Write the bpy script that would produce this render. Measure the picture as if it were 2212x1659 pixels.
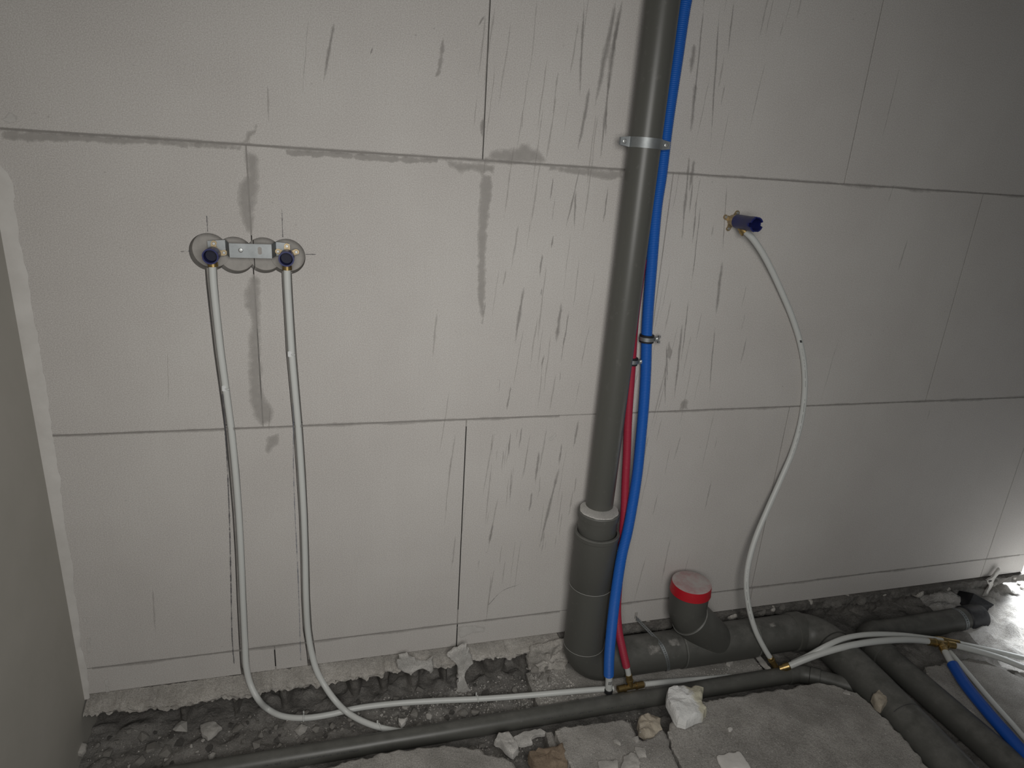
import bpy, bmesh, math, random
from mathutils import Vector, Matrix, noise

random.seed(7)
for o in list(bpy.data.objects):
    bpy.data.objects.remove(o)
S = bpy.context.scene
COL = S.collection

# ------------------------------------------------------------------ camera
F_PX, IW, IH = 1434.2, 2212.0, 1659.0
YAW, PITCH, ROLL = math.radians(16.2486), math.radians(-18.6661), math.radians(3.8522)
CAM = Vector((0.0, -1.5774, 1.3721))
_f = Vector((math.sin(YAW) * math.cos(PITCH), math.cos(YAW) * math.cos(PITCH), math.sin(PITCH)))
_r0 = Vector((math.cos(YAW), -math.sin(YAW), 0))
_u0 = _r0.cross(_f)
CR = _r0 * math.cos(ROLL) + _u0 * math.sin(ROLL)
CU = _u0 * math.cos(ROLL) - _r0 * math.sin(ROLL)
CF = _f
cd = bpy.data.cameras.new('camera')
cd.sensor_width = 36.0
cd.lens = F_PX / IW * 36.0
cd.clip_start = 0.05
cam = bpy.data.objects.new('camera', cd)
COL.objects.link(cam)
cam.matrix_world = Matrix(((CR.x, CU.x, -CF.x, CAM.x), (CR.y, CU.y, -CF.y, CAM.y), (CR.z, CU.z, -CF.z, CAM.z), (0, 0, 0, 1)))
S.camera = cam

# ------------------------------------------------------------------ light
W = bpy.data.worlds.new('world')
S.world = W
W.use_nodes = True
W.node_tree.nodes['Background'].inputs[0].default_value = (0.80, 0.86, 0.90, 1)
W.node_tree.nodes['Background'].inputs[1].default_value = 0.05


def area(name, loc, target, sx, sy, power, col, spread=180):
    l = bpy.data.lights.new(name, 'AREA')
    l.shape = 'RECTANGLE'
    l.size, l.size_y, l.energy, l.color = sx, sy, power, col
    l.spread = math.radians(spread)
    o = bpy.data.objects.new(name, l)
    COL.objects.link(o)
    o.location = loc
    o.rotation_euler = (Vector(target) - Vector(loc)).to_track_quat('-Z', 'Y').to_euler()
    return o


area('added_camera_key', (0.12, -1.78, 1.40), (0.42, 0, 0.58), 0.7, 0.8, 11.6, (1.0, 0.98, 0.945), 132)  # added lamp behind the camera; aim and spread imitate a lens vignette
area('outside_daylight', (2.98, 0.34, 0.95), (2.58, -0.04, -0.06), 0.35, 0.35, 11.5, (0.92, 0.96, 1.0), 50)
S.view_settings.view_transform = 'Standard'
S.view_settings.look = 'None'
S.view_settings.gamma = 1
S.view_settings.use_curve_mapping = False
S.view_settings.exposure = 0.0


# ------------------------------------------------------------------ measuring: a photo pixel carried to a known plane
def at(px, py, x=None, y=None, z=None):
    d = CF + CR * ((px - IW / 2) / F_PX) - CU * ((py - IH / 2) / F_PX)
    if y is not None:
        t = (y - CAM.y) / d.y
    elif z is not None:
        t = (z - CAM.z) / d.z
    else:
        t = (x - CAM.x) / d.x
    return CAM + d * t


# ------------------------------------------------------------------ materials
MATS = {}


class NT:
    def __init__(s, name):
        m = bpy.data.materials.new(name)
        m.use_nodes = True
        s.m, s.t = m, m.node_tree
        s.b = s.t.nodes['Principled BSDF']
        s.out = s.t.nodes['Material Output']
        MATS[name] = m
        s._c = None

    def n(s, typ, **kw):
        nd = s.t.nodes.new(typ)
        for k, v in kw.items():
            setattr(nd, k, v)
        return nd

    def l(s, a, b):
        s.t.links.new(a, b)

    def coord(s):
        if s._c is None:
            s._c = s.n('ShaderNodeTexCoord').outputs['Object']
        return s._c

    def mapped(s, sc):
        mp = s.n('ShaderNodeMapping')
        mp.inputs['Scale'].default_value = sc
        s.l(s.coord(), mp.inputs['Vector'])
        return mp.outputs[0]

    def noise(s, scale, detail=4, rough=0.55, vec=None):
        nd = s.n('ShaderNodeTexNoise')
        nd.inputs['Scale'].default_value = scale
        nd.inputs['Detail'].default_value = detail
        nd.inputs['Roughness'].default_value = rough
        s.l(vec if vec else s.coord(), nd.inputs['Vector'])
        return nd.outputs['Fac']

    def voro(s, scale, vec=None):
        nd = s.n('ShaderNodeTexVoronoi')
        nd.inputs['Scale'].default_value = scale
        s.l(vec if vec else s.coord(), nd.inputs['Vector'])
        return nd.outputs['Distance']

    def ramp(s, fac, p0, p1, c0=(0, 0, 0, 1), c1=(1, 1, 1, 1)):
        nd = s.n('ShaderNodeValToRGB')
        nd.color_ramp.elements[0].position, nd.color_ramp.elements[1].position = p0, p1
        nd.color_ramp.elements[0].color, nd.color_ramp.elements[1].color = c0, c1
        s.l(fac, nd.inputs[0])
        return nd.outputs[0]

    def mix(s, fac, a, b, mode='MIX'):
        nd = s.n('ShaderNodeMix', data_type='RGBA', blend_type=mode)
        for v, i in ((fac, 0), (a, 6), (b, 7)):
            if hasattr(v, 'is_linked'):
                s.l(v, nd.inputs[i])
            elif i == 0:
                nd.inputs[0].default_value = v
            else:
                nd.inputs[i].default_value = (*v[:3], 1)
        return nd.outputs[2]

    def math(s, op, a, b):
        nd = s.n('ShaderNodeMath', operation=op)
        for v, i in ((a, 0), (b, 1)):
            if hasattr(v, 'is_linked'):
                s.l(v, nd.inputs[i])
            else:
                nd.inputs[i].default_value = v
        return nd.outputs[0]

    def base(s, c):
        if hasattr(c, 'is_linked'):
            s.l(c, s.b.inputs['Base Color'])
        else:
            s.b.inputs['Base Color'].default_value = (*c, 1)

    def set(s, rough=0.8, metal=0.0, spec=0.3):
        s.b.inputs['Roughness'].default_value = rough
        s.b.inputs['Metallic'].default_value = metal
        s.b.inputs['Specular IOR Level'].default_value = spec

    def bump(s, h, strength, dist):
        nd = s.n('ShaderNodeBump')
        nd.inputs['Strength'].default_value = strength
        nd.inputs['Distance'].default_value = dist
        s.l(h, nd.inputs['Height'])
        s.l(nd.outputs[0], s.b.inputs['Normal'])


def mat_block():
    t = NT('sand_lime_block')
    t.set(0.92, 0, 0.15)
    big = t.ramp(t.noise(2.3, 5, 0.6), 0.3, 0.7)
    c = t.mix(big, (0.50, 0.475, 0.45), (0.56, 0.54, 0.515))
    brushed = t.ramp(t.noise(1, 5, 0.65, t.mapped((150, 1, 5))), 0.42, 0.72)
    c = t.mix(t.math('MULTIPLY', brushed, 0.10), c, (0.43, 0.41, 0.39))
    fine = t.ramp(t.noise(420, 3, 0.7), 0.35, 0.7)
    c = t.mix(0.20, c, fine, 'OVERLAY')
    pits = t.ramp(t.voro(34), 0.03, 0.09, (1, 1, 1, 1), (0, 0, 0, 1))
    keep = t.ramp(t.noise(9, 3), 0.52, 0.62)
    c = t.mix(t.math('MULTIPLY', t.math('MULTIPLY', pits, keep), 0.55), c, (0.28, 0.265, 0.25))
    t.base(c)
    t.bump(t.noise(260, 4, 0.65), 0.22, 0.002)


def mat_simple(name, c0, c1, scale, rough=0.85, bump=0.0, bscale=120, bdist=0.003, metal=0.0, spec=0.3, detail=5):
    t = NT(name)
    t.set(rough, metal, spec)
    t.base(t.mix(t.ramp(t.noise(scale, detail, 0.62), 0.32, 0.68), c0, c1))
    if bump:
        t.bump(t.noise(bscale, 5, 0.65), bump, bdist)
    return t


def mat_rough(name, c0, c1, cd_, scale, bump=0.7, bdist=0.006):
    t = NT(name)
    t.set(0.95, 0, 0.1)
    c = t.mix(t.ramp(t.noise(scale, 6, 0.68), 0.3, 0.7), c0, c1)
    spots = t.ramp(t.noise(scale * 3.6, 5, 0.65), 0.54, 0.72)
    c = t.mix(t.math('MULTIPLY', spots, 0.5), c, cd_)
    light = t.ramp(t.voro(scale * 12), 0.06, 0.14, (1, 1, 1, 1), (0, 0, 0, 1))
    c = t.mix(t.math('MULTIPLY', light, t.ramp(t.noise(scale * 1.7, 3), 0.5, 0.65)), c, tuple(min(1, v * 1.5) for v in c1))
    c = t.mix(0.32, c, t.ramp(t.noise(scale * 22, 4, 0.7), 0.32, 0.68), 'OVERLAY')
    c = t.mix(0.22, c, t.ramp(t.noise(scale * 0.45, 4, 0.6), 0.3, 0.7), 'OVERLAY')
    t.base(c)
    t.bump(t.noise(scale * 6, 8, 0.72), bump, bdist)


def mat_plastic(name, col, dust=(0.33, 0.32, 0.30), amount=0.45, rough=0.47):
    """smooth plastic with building dust settled on upward faces"""
    t = NT(name)
    t.set(rough, 0, 0.4)
    g = t.n('ShaderNodeNewGeometry')
    sx = t.n('ShaderNodeSeparateXYZ')
    t.l(g.outputs['Normal'], sx.inputs[0])
    up = t.ramp(sx.outputs['Z'], 0.1, 0.95)
    dn = t.ramp(t.noise(22, 6, 0.7), 0.35, 0.75)
    fac = t.math('MULTIPLY', t.math('MULTIPLY', up, dn), amount)
    scr = t.ramp(t.noise(60, 3, 0.6), 0.62, 0.75)
    c = t.mix(t.math('MULTIPLY', scr, 0.12), col, dust)
    c = t.mix(fac, c, dust)
    t.base(c)
    t.bump(t.noise(180, 3), 0.03, 0.001)
    return t


def mat_smear(name, col, lo, hi, strength, scale=35):
    """thin film of mortar: opaque in its middle, fading out towards its ragged rim"""
    t = NT(name)
    t.set(0.95, 0, 0.1)
    a = t.n('ShaderNodeAttribute', attribute_name='fade')
    nz = t.noise(scale, 5, 0.65)
    v = t.math('ADD', a.outputs['Fac'], t.math('SUBTRACT', nz, 0.5))
    al = t.math('MULTIPLY', t.ramp(v, lo, hi), strength)
    t.base(t.mix(t.ramp(t.noise(60, 4), 0.35, 0.7), tuple(x * 0.88 for x in col), col))
    tr = t.n('ShaderNodeBsdfTransparent')
    mx = t.n('ShaderNodeMixShader')
    t.l(al, mx.inputs[0])
    t.l(tr.outputs[0], mx.inputs[1])
    t.l(t.b.outputs[0], mx.inputs[2])
    t.l(mx.outputs[0], t.out.inputs['Surface'])


mat_block()
mat_simple('cut_block_shaded', (0.33, 0.315, 0.295), (0.42, 0.40, 0.375), 30, 0.95, 0.4, 160, 0.003)  # raw cut faces, darkened further with the shade of the recess painted in
mat_simple('plaster_wall', (0.40, 0.385, 0.345), (0.46, 0.44, 0.40), 3, 0.85, 0.08, 200, 0.001)
mat_simple('filler', (0.54, 0.52, 0.49), (0.62, 0.60, 0.57), 14, 0.9, 0.25, 90, 0.003)
mat_simple('joint_mortar', (0.30, 0.285, 0.265), (0.42, 0.40, 0.375), 22, 0.95, 0.5, 150, 0.003)
mat_rough('bed_mortar', (0.34, 0.32, 0.29), (0.50, 0.475, 0.44), (0.22, 0.20, 0.185), 16)
mat_rough('pale_mortar', (0.42, 0.41, 0.385), (0.52, 0.50, 0.475), (0.33, 0.32, 0.30), 20, 0.4, 0.003)
mat_rough('broken_concrete', (0.13, 0.122, 0.112), (0.25, 0.238, 0.22), (0.07, 0.065, 0.06), 18, 0.9, 0.008)
mat_rough('trench_rubble', (0.20, 0.19, 0.175), (0.33, 0.315, 0.295), (0.10, 0.095, 0.088), 20, 1.0, 0.008)
mat_rough('concrete_floor', (0.27, 0.257, 0.235), (0.38, 0.363, 0.34), (0.15, 0.142, 0.13), 14, 0.8, 0.005)
mat_rough('pale_ground', (0.55, 0.53, 0.50), (0.72, 0.70, 0.67), (0.30, 0.28, 0.26), 16, 0.9, 0.008)
mat_rough('stone_grey', (0.20, 0.19, 0.175), (0.33, 0.315, 0.29), (0.12, 0.11, 0.10), 40, 0.6, 0.003)
mat_rough('stone_light', (0.36, 0.345, 0.32), (0.50, 0.48, 0.45), (0.25, 0.24, 0.22), 40, 0.5, 0.003)
mat_rough('stone_beige', (0.38, 0.33, 0.26), (0.50, 0.45, 0.37), (0.25, 0.21, 0.16), 40, 0.5, 0.003)
mat_rough('brick_orange', (0.215, 0.165, 0.12), (0.29, 0.225, 0.165), (0.15, 0.11, 0.08), 25, 0.7, 0.004)
mat_plastic('pvc_grey', (0.085, 0.085, 0.077), amount=0.35)
mat_plastic('pvc_grey_smooth', (0.088, 0.088, 0.079), amount=0.2, rough=0.38)
mat_plastic('white_pipe', (0.60, 0.612, 0.59), dust=(0.45, 0.44, 0.42), amount=0.25, rough=0.4)
mat_plastic('blue_plastic', (0.012, 0.115, 0.46), dust=(0.12, 0.2, 0.42), amount=0.2, rough=0.45)
mat_plastic('blue_plastic_smooth', (0.010, 0.085, 0.42), dust=(0.1, 0.17, 0.4), amount=0.15, rough=0.4)
mat_plastic('red_plastic', (0.36, 0.022, 0.05), dust=(0.4, 0.2, 0.2), amount=0.15, rough=0.5)
mat_plastic('red_cap_side', (0.46, 0.012, 0.022), dust=(0.5, 0.25, 0.25), amount=0.1, rough=0.4)
mat_plastic('navy_plastic', (0.014, 0.019, 0.115), dust=(0.15, 0.15, 0.3), amount=0.12, rough=0.4)
mat_plastic('black_rubber', (0.012, 0.012, 0.014), amount=0.1, rough=0.7)
mat_plastic('navy_shade', (0.005, 0.006, 0.026), amount=0.0, rough=0.6)  # near-black navy holding the shade inside the plug mouths
mat_plastic('dark_plastic', (0.022, 0.023, 0.028), amount=0.25, rough=0.5)
mat_simple('brass', (0.34, 0.24, 0.10), (0.46, 0.33, 0.14), 60, 0.38, metal=0.9, spec=0.5)
mat_simple('brass_cast', (0.36, 0.28, 0.17), (0.46, 0.37, 0.23), 60, 0.45, metal=0.75, spec=0.5)
mat_simple('zinc', (0.26, 0.275, 0.28), (0.36, 0.38, 0.385), 30, 0.52, metal=0.75, spec=0.5)
mat_simple('zinc_bright', (0.46, 0.47, 0.465), (0.58, 0.59, 0.58), 30, 0.4, metal=0.8, spec=0.5)
mat_simple('pencil', (0.10, 0.10, 0.11), (0.18, 0.18, 0.19), 90, 0.8)
mat_simple('print_ink', (0.03, 0.03, 0.035), (0.09, 0.09, 0.09), 120, 0.8)
mat_simple('white_clip', (0.68, 0.69, 0.69), (0.74, 0.75, 0.75), 30, 0.4)
mat_simple('seam', (0.27, 0.27, 0.255), (0.36, 0.36, 0.34), 90, 0.6)
mat_simple('void_dark', (0.02, 0.019, 0.018), (0.04, 0.038, 0.035), 30, 1.0)
mat_smear('smear_grey', (0.43, 0.41, 0.385), 0.2, 1.0, 0.6)
mat_smear('smear_joint', (0.36, 0.34, 0.32), 0.25, 1.0, 0.45, 45)
mat_smear('smear_streak', (0.29, 0.275, 0.26), 0.2, 1.05, 0.5, 60)
mat_smear('smear_soft', (0.40, 0.38, 0.355), 0.2, 1.0, 0.32, 50)
mat_smear('smear_white', (0.66, 0.64, 0.61), 0.2, 0.7, 0.75, 70)
mat_smear('splash', (0.40, 0.385, 0.36), 0.30, 0.62, 0.75, 90)
mat_smear('pencil_line', (0.09, 0.09, 0.10), 0.1, 0.55, 0.8, 130)
mat_smear('pencil_blue', (0.20, 0.22, 0.27), 0.15, 0.6, 0.6, 130)


def mat_cap():
    t = NT('red_cap_dusty')
    t.set(0.8, 0, 0.2)
    f = t.ramp(t.noise(16, 6, 0.7), 0.36, 0.62)
    t.base(t.mix(f, (0.42, 0.25, 0.25), (0.46, 0.43, 0.41)))


def mat_foam():
    t = NT('aerated_chunk')
    t.set(0.9, 0, 0.2)
    sx = t.n('ShaderNodeSeparateXYZ')
    t.l(t.coord(), sx.inputs[0])
    f = t.math('ADD', sx.outputs['X'], t.math('MULTIPLY', t.math('SUBTRACT', t.noise(30, 5, 0.6), 0.5), 0.05))
    side = t.ramp(f, 0.012, 0.024)
    c = t.mix(side, (0.74, 0.74, 0.72), (0.58, 0.55, 0.43))
    t.base(c)
    t.bump(t.noise(70, 6, 0.65), 0.7, 0.006)


mat_cap()
mat_foam()
M = MATS


# ------------------------------------------------------------------ object helpers
def link(name, me, mat, parent=None):
    o = bpy.data.objects.new(name, me)
    if mat:
        me.materials.clear()
        me.materials.append(M[mat])
    COL.objects.link(o)
    if parent:
        o.parent = parent
    return o


def mesh(name, v, f, mat, parent=None, smooth=0, origin=None):
    me = bpy.data.meshes.new(name)
    if origin is not None:
        v = [Vector(p) - Vector(origin) for p in v]
    me.from_pydata([tuple(p) for p in v], [], f)
    me.update()
    if smooth:
        for p in me.polygons:
            p.use_smooth = True
        me.set_sharp_from_angle(angle=math.radians(smooth))
    o = link(name, me, mat, parent)
    if origin is not None:
        o.location = origin
    return o


def tag(o, label, cat, group=None):
    o['label'], o['category'] = label, cat
    if group:
        o['group'] = group
    return o


def struct(o):
    o['kind'] = 'structure'
    return o


def thing(name, label, cat, group=None):
    o = bpy.data.objects.new(name, None)
    o.empty_display_size = 0.02
    COL.objects.link(o)
    return tag(o, label, cat, group)


def part(o, label):
    o['label'] = label
    return o


def catmull(pts, step):
    pts = [Vector(p) for p in pts]
    if len(pts) == 2:
        fine = [pts[0].lerp(pts[1], i / 20) for i in range(21)]
    else:
        ex = [pts[0] * 2 - pts[1]] + pts + [pts[-1] * 2 - pts[-2]]
        fine = []
        for i in range(1, len(ex) - 2):
            a, b, c, d = ex[i - 1:i + 3]
            t0, t1 = 0.0, max((b - a).length, 1e-6) ** 0.5
            t2 = t1 + max((c - b).length, 1e-6) ** 0.5
            t3 = t2 + max((d - c).length, 1e-6) ** 0.5
            for k in range(24):
                t = t1 + (t2 - t1) * k / 24
                A1 = a * ((t1 - t) / (t1 - t0)) + b * ((t - t0) / (t1 - t0))
                A2 = b * ((t2 - t) / (t2 - t1)) + c * ((t - t1) / (t2 - t1))
                A3 = c * ((t3 - t) / (t3 - t2)) + d * ((t - t2) / (t3 - t2))
                B1 = A1 * ((t2 - t) / (t2 - t0)) + A2 * ((t - t0) / (t2 - t0))
                B2 = A2 * ((t3 - t) / (t3 - t1)) + A3 * ((t - t1) / (t3 - t1))
                fine.append(B1 * ((t2 - t) / (t2 - t1)) + B2 * ((t - t1) / (t2 - t1)))
        fine.append(pts[-1])
    L = [0.0]
    for a, b in zip(fine, fine[1:]):
        L.append(L[-1] + (b - a).length)
    n = max(2, int(L[-1] / step) + 1)
    out, j = [], 0
    for i in range(n + 1):
        s = L[-1] * i / n
        while j < len(L) - 2 and L[j + 1] < s:
            j += 1
        d = L[j + 1] - L[j]
        out.append(fine[j].lerp(fine[j + 1], (s - L[j]) / d if d > 1e-9 else 0))
    return out


def frames(path):
    T = []
    for i in range(len(path)):
        T.append((path[min(i + 1, len(path) - 1)] - path[max(i - 1, 0)]).normalized())
    up = Vector((0, 0, 1)) if abs(T[0].z) < 0.8 else Vector((0, -1, 0))
    n = (up - T[0] * up.dot(T[0])).normalized()
    out = []
    for i, t in enumerate(T):
        n = (n - t * n.dot(t)).normalized()
        out.append((t, n, t.cross(n)))
    return out


def tube_geo(path, rad, sides=20, cap=True):
    fr = frames(path)
    v, f = [], []
    for i, (p, (t, n, b)) in enumerate(zip(path, fr)):
        r = rad(i) if callable(rad) else rad
        for k in range(sides):
            a = 2 * math.pi * k / sides
            v.append(p + n * (r * math.cos(a)) + b * (r * math.sin(a)))
    for i in range(len(path) - 1):
        for k in range(sides):
            k2 = (k + 1) % sides
            f.append((i * sides + k, i * sides + k2, (i + 1) * sides + k2, (i + 1) * sides + k))
    if cap:
        f.append(tuple(range(sides))[::-1])
        f.append(tuple((len(path) - 1) * sides + k for k in range(sides)))
    return v, f


def tube(name, pts, r, mat, parent=None, step=0.012, sides=20, cap=True, raw=False):
    path = [Vector(p) for p in pts] if raw else catmull(pts, step)
    v, f = tube_geo(path, r, sides, cap)
    return mesh(name, v, f, mat, parent, 40)


def lathe_geo(o, d, prof, sides=32, up=None):
    """profile of (distance along d, radius) turned around the axis o + t d"""
    o, d = Vector(o), Vector(d).normalized()
    up = Vector(up) if up else (Vector((0, 0, 1)) if abs(d.z) < 0.9 else Vector((0, -1, 0)))
    n = (up - d * up.dot(d)).normalized()
    b = d.cross(n)
    v, f = [], []
    for t, r in prof:
        r = max(r, 1e-5)
        for k in range(sides):
            a = 2 * math.pi * k / sides
            v.append(o + d * t + n * (r * math.cos(a)) + b * (r * math.sin(a)))
    for i in range(len(prof) - 1):
        for k in range(sides):
            k2 = (k + 1) % sides
            f.append((i * sides + k, i * sides + k2, (i + 1) * sides + k2, (i + 1) * sides + k))
    f.append(tuple(range(sides))[::-1])
    f.append(tuple((len(prof) - 1) * sides + k for k in range(sides)))
    return v, f


def lathe(name, o, d, prof, mat, parent=None, sides=32):
    v, f = lathe_geo(o, d, prof, sides)
    return mesh(name, v, f, mat, parent, 32)


def box_geo(c, sx, sy, sz, R=None):
    v = []
    for z in (-1, 1):
        for x, y in ((-1, -1), (1, -1), (1, 1), (-1, 1)):
            p = Vector((x * sx / 2, y * sy / 2, z * sz / 2))
            v.append(Vector(c) + (R @ p if R else p))
    return v, [(3, 2, 1, 0), (4, 5, 6, 7), (0, 1, 5, 4), (1, 2, 6, 5), (2, 3, 7, 6), (3, 0, 4, 7)]


def join(*geos):
    V, Fc = [], []
    for v, f in geos:
        n = len(V)
        V += list(v)
        Fc += [tuple(i + n for i in q) for q in f]
    return V, Fc


def arc_fillet(a, corner, b, R, n=12):
    """polyline a-corner-b with its corner rounded by radius R"""
    a, c, b = Vector(a), Vector(corner), Vector(b)
    u, w = (a - c).normalized(), (b - c).normalized()
    ang = u.angle(w)
    d = R / math.tan(ang / 2)
    p0, p1 = c + u * d, c + w * d
    bis = (u + w).normalized()
    cen = c + bis * (R / math.sin(ang / 2))
    e0, e1 = p0 - cen, p1 - cen
    th = e0.angle(e1)
    ax = e0.cross(e1).normalized()
    return [cen + (Matrix.Rotation(th * i / n, 3, ax) @ e0) for i in range(n + 1)]


def corrug(name, pts, r, mat, parent, pitch=0.0042, depth=0.0017, sides=18):
    path = catmull(pts, pitch / 4)
    pat = (0.0, -0.25, -1.0, -0.25)
    v, f = tube_geo(path, lambda i: r + depth * pat[i % 4], sides)
    return mesh(name, v, f, mat, parent, 70)


# ------------------------------------------------------------------ the wall of sand-lime blocks
XC, XE, TH = -0.627, 2.545, 0.10          # left corner, right end, thickness
K1 = 0.0793                               # top of the low levelling course
A1 = K1 + 0.643
B1 = A1 + 0.643
T1 = B1 + 0.643
wall = struct(mesh('wall_back', *box_geo(((XC + XE) / 2, 0.075, T1 / 2), XE - XC, 0.05, T1), 'joint_mortar'))
BD = 0.049                                # depth of the blocks in front of the core
BL = []
J = {0: [XC, -0.162, 0.343, 1.338, 2.338, XE], 1: [XC, 0.343, 1.333, 2.338, XE], 2: [XC, -0.157, 0.843, 1.843, XE], 3: [XC, 0.353, 1.356, 2.356, XE]}
ROWS = {0: (0.0, K1), 1: (K1, A1), 2: (A1, B1), 3: (B1, T1)}


def block(x0, x1, z0, z1, gl, gr, gb, gt):
    bm = bmesh.new()
    v, f = box_geo(((x0 + gl + x1 - gr) / 2, BD / 2, (z0 + gb + z1 - gt) / 2), x1 - x0 - gl - gr, BD, z1 - z0 - gb - gt)
    vs = [bm.verts.new(p) for p in v]
    for q in f:
        bm.faces.new([vs[i] for i in q])
    bmesh.ops.bevel(bm, geom=list(bm.edges), offset=0.0013, segments=2, affect='EDGES', profile=0.5)
    me = bpy.data.meshes.new('wall_block')
    bm.to_mesh(me)
    bm.free()
    o = link('wall_block', me, 'sand_lime_block', wall)
    BL.append((o, x0, x1, z0, z1))


for r, xs in J.items():
    z0, z1 = ROWS[r]
    for a, b in zip(xs, xs[1:]):
        block(a, b, z0, z1, 0.0011, 0.0011, 0.0012 if r else 0.0, 0.0012)

# channels chased for the two water pipes and the ring of drilled holes behind the wall plate
HOSE_A = [(459, 575), (461, 610), (468, 680), (477, 760), (488, 840), (500, 930), (509, 1020), (516, 1110), (521, 1200), (525, 1300), (529, 1385), (532, 1440)]
HOSE_B = [(620, 580), (621, 610), (625, 680), (630, 760), (637, 840), (645, 930), (651, 1020), (656, 1110), (659, 1200), (661, 1290), (665, 1360), (672, 1405)]


def chase_geo(px, w, off, depth):
    c = [at(x, y, y=0) for x, y in px]
    c = [Vector((c[0].x, 0, c[0].z + 0.03))] + c + [Vector((c[-1].x + 0.004, 0, -0.05))]
    v, f = [], []
    for i, p in enumerate(c):
        wl, wr = w
        j = noise.noise((p.x * 5, p.z * 30, 3)) * 0.0015
        v += [Vector((p.x - wl + off + j, -0.02, p.z)), Vector((p.x + wr + off - j, -0.02, p.z)), Vector((p.x + wr + off - j, depth, p.z)), Vector((p.x - wl + off + j, depth, p.z))]
    for i in range(len(c) - 1):
        a, b = i * 4, i * 4 + 4
        for k in range(4):
            k2 = (k + 1) % 4
            f.append((a + k, a + k2, b + k2, b + k))
    n = len(c) * 4 - 4
    f += [(3, 2, 1, 0), (n, n + 1, n + 2, n + 3)]
    return v, f


CUT = []


def cutter(v, f):
    me = bpy.data.meshes.new('c')
    me.from_pydata([tuple(p) for p in v], [], f)
    bm = bmesh.new()
    bm.from_mesh(me)
    bmesh.ops.recalc_face_normals(bm, faces=bm.faces)
    bm.to_mesh(me)
    bm.free()
    o = bpy.data.objects.new('c', me)
    COL.objects.link(o)
    CUT.append(o)
    return o


CIRC = [(-0.245, 1.1395, 0.0405, 0.036), (-0.193, 1.1335, 0.0405, 0.0335), (-0.133, 1.135, 0.0395, 0.0345), (-0.0845, 1.1335, 0.0395, 0.0365)]
cut_h = [cutter(*lathe_geo((x, -0.02, z), (0, 1, 0), [(0, r + 0.0008), (0.02, r), (0.02 + d, r - 0.001)], 48)) for x, z, r, d in CIRC]
cA = cutter(*chase_geo(HOSE_A, (0.0145, 0.0095), -0.001, 0.024))
cB = cutter(*chase_geo(HOSE_B, (0.0125, 0.0105), 0.0, 0.024))
for o, x0, x1, z0, z1 in BL:
    cs = []
    if z0 < 1.2 and x0 < -0.2:
        cs.append(cA)
    if z0 < 1.2 and x0 < -0.05 and x1 > -0.12:
        cs.append(cB)
    if z0 < 1.1 < z1 and x0 < 0:
        cs += cut_h
    if z0 > 1.3:
        cs = []
    if not cs:
        continue
    for c in cs:
        md = o.modifiers.new('b', 'BOOLEAN')
        md.object, md.operation, md.solver = c, 'DIFFERENCE', 'EXACT'
    bpy.context.view_layer.update()
    dg = bpy.context.evaluated_depsgraph_get()
    me = bpy.data.meshes.new_from_object(o.evaluated_get(dg))
    o.modifiers.clear()
    o.data = me
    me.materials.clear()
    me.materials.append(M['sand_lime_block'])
    me.materials.append(M['cut_block_shaded'])
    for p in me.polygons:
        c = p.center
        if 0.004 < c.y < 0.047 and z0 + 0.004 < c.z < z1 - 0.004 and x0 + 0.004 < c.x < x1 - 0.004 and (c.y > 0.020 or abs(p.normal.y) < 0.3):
            p.material_index = 1  # recess and chase faces take the tone with painted-in shade
for c in CUT:
    bpy.data.objects.remove(c)

# mortar filling the joints, stopping short of the chases and the recess
def gx(px, z):
    return min((at(a, b, y=0) for a, b in px), key=lambda p: abs(p.z - z)).x


def joint_fill(x0, x1, z0, z1):
    v, f = box_geo(((x0 + x1) / 2, 0.0231, (z0 + z1) / 2), x1 - x0, 0.0456, z1 - z0)
    mesh('joint_fill', v, f, 'joint_mortar', wall)


for z in (K1, A1, B1):
    xs = [XC]
    if z < B1:
        for px, wl, wr_ in ((HOSE_A, 0.018, 0.011), (HOSE_B, 0.015, 0.013)):
            xs += [gx(px, z) - wl, gx(px, z) + wr_]
    xs += [XE]
    for a, b in zip(xs[::2], xs[1::2]):
        joint_fill(a, b, z - 0.0011, z + 0.0011)
for r, xs in J.items():
    for x in xs[1:-1]:
        zr = [(ROWS[r][0] + 0.0012, ROWS[r][1] - 0.0012)]
        if r == 2 and x < 0:
            zr = [(A1 + 0.0012, 1.092), (1.178, B1 - 0.0012)]
        for z0, z1 in zr:
            joint_fill(x - 0.001, x + 0.001, z0, z1)

# open vertical joints: dark gaps
for x, z0, z1, w in ((0.3535, B1 + 0.002, T1, 0.0016), (0.343, K1 + 0.05, A1 - 0.02, 0.0022), (0.343, 0.0, K1, 0.003), (-0.162, 0.012, K1 - 0.012, 0.003), (-0.1565, A1 + 0.012, A1 + 0.245, 0.0014)):
    v, f = box_geo((x, 0.0002, (z0 + z1) / 2), w, 0.0012, z1 - z0)
    mesh('open_joint', v, f, 'void_dark', wall)


# ------------------------------------------------------------------ smears, streaks and pencil lines on the wall
def fade_attr(me, vals):
    a = me.attributes.new('fade', 'FLOAT', 'POINT')
    for i, x in enumerate(vals):
        a.data[i].value = x


LAYER = [0]


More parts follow.
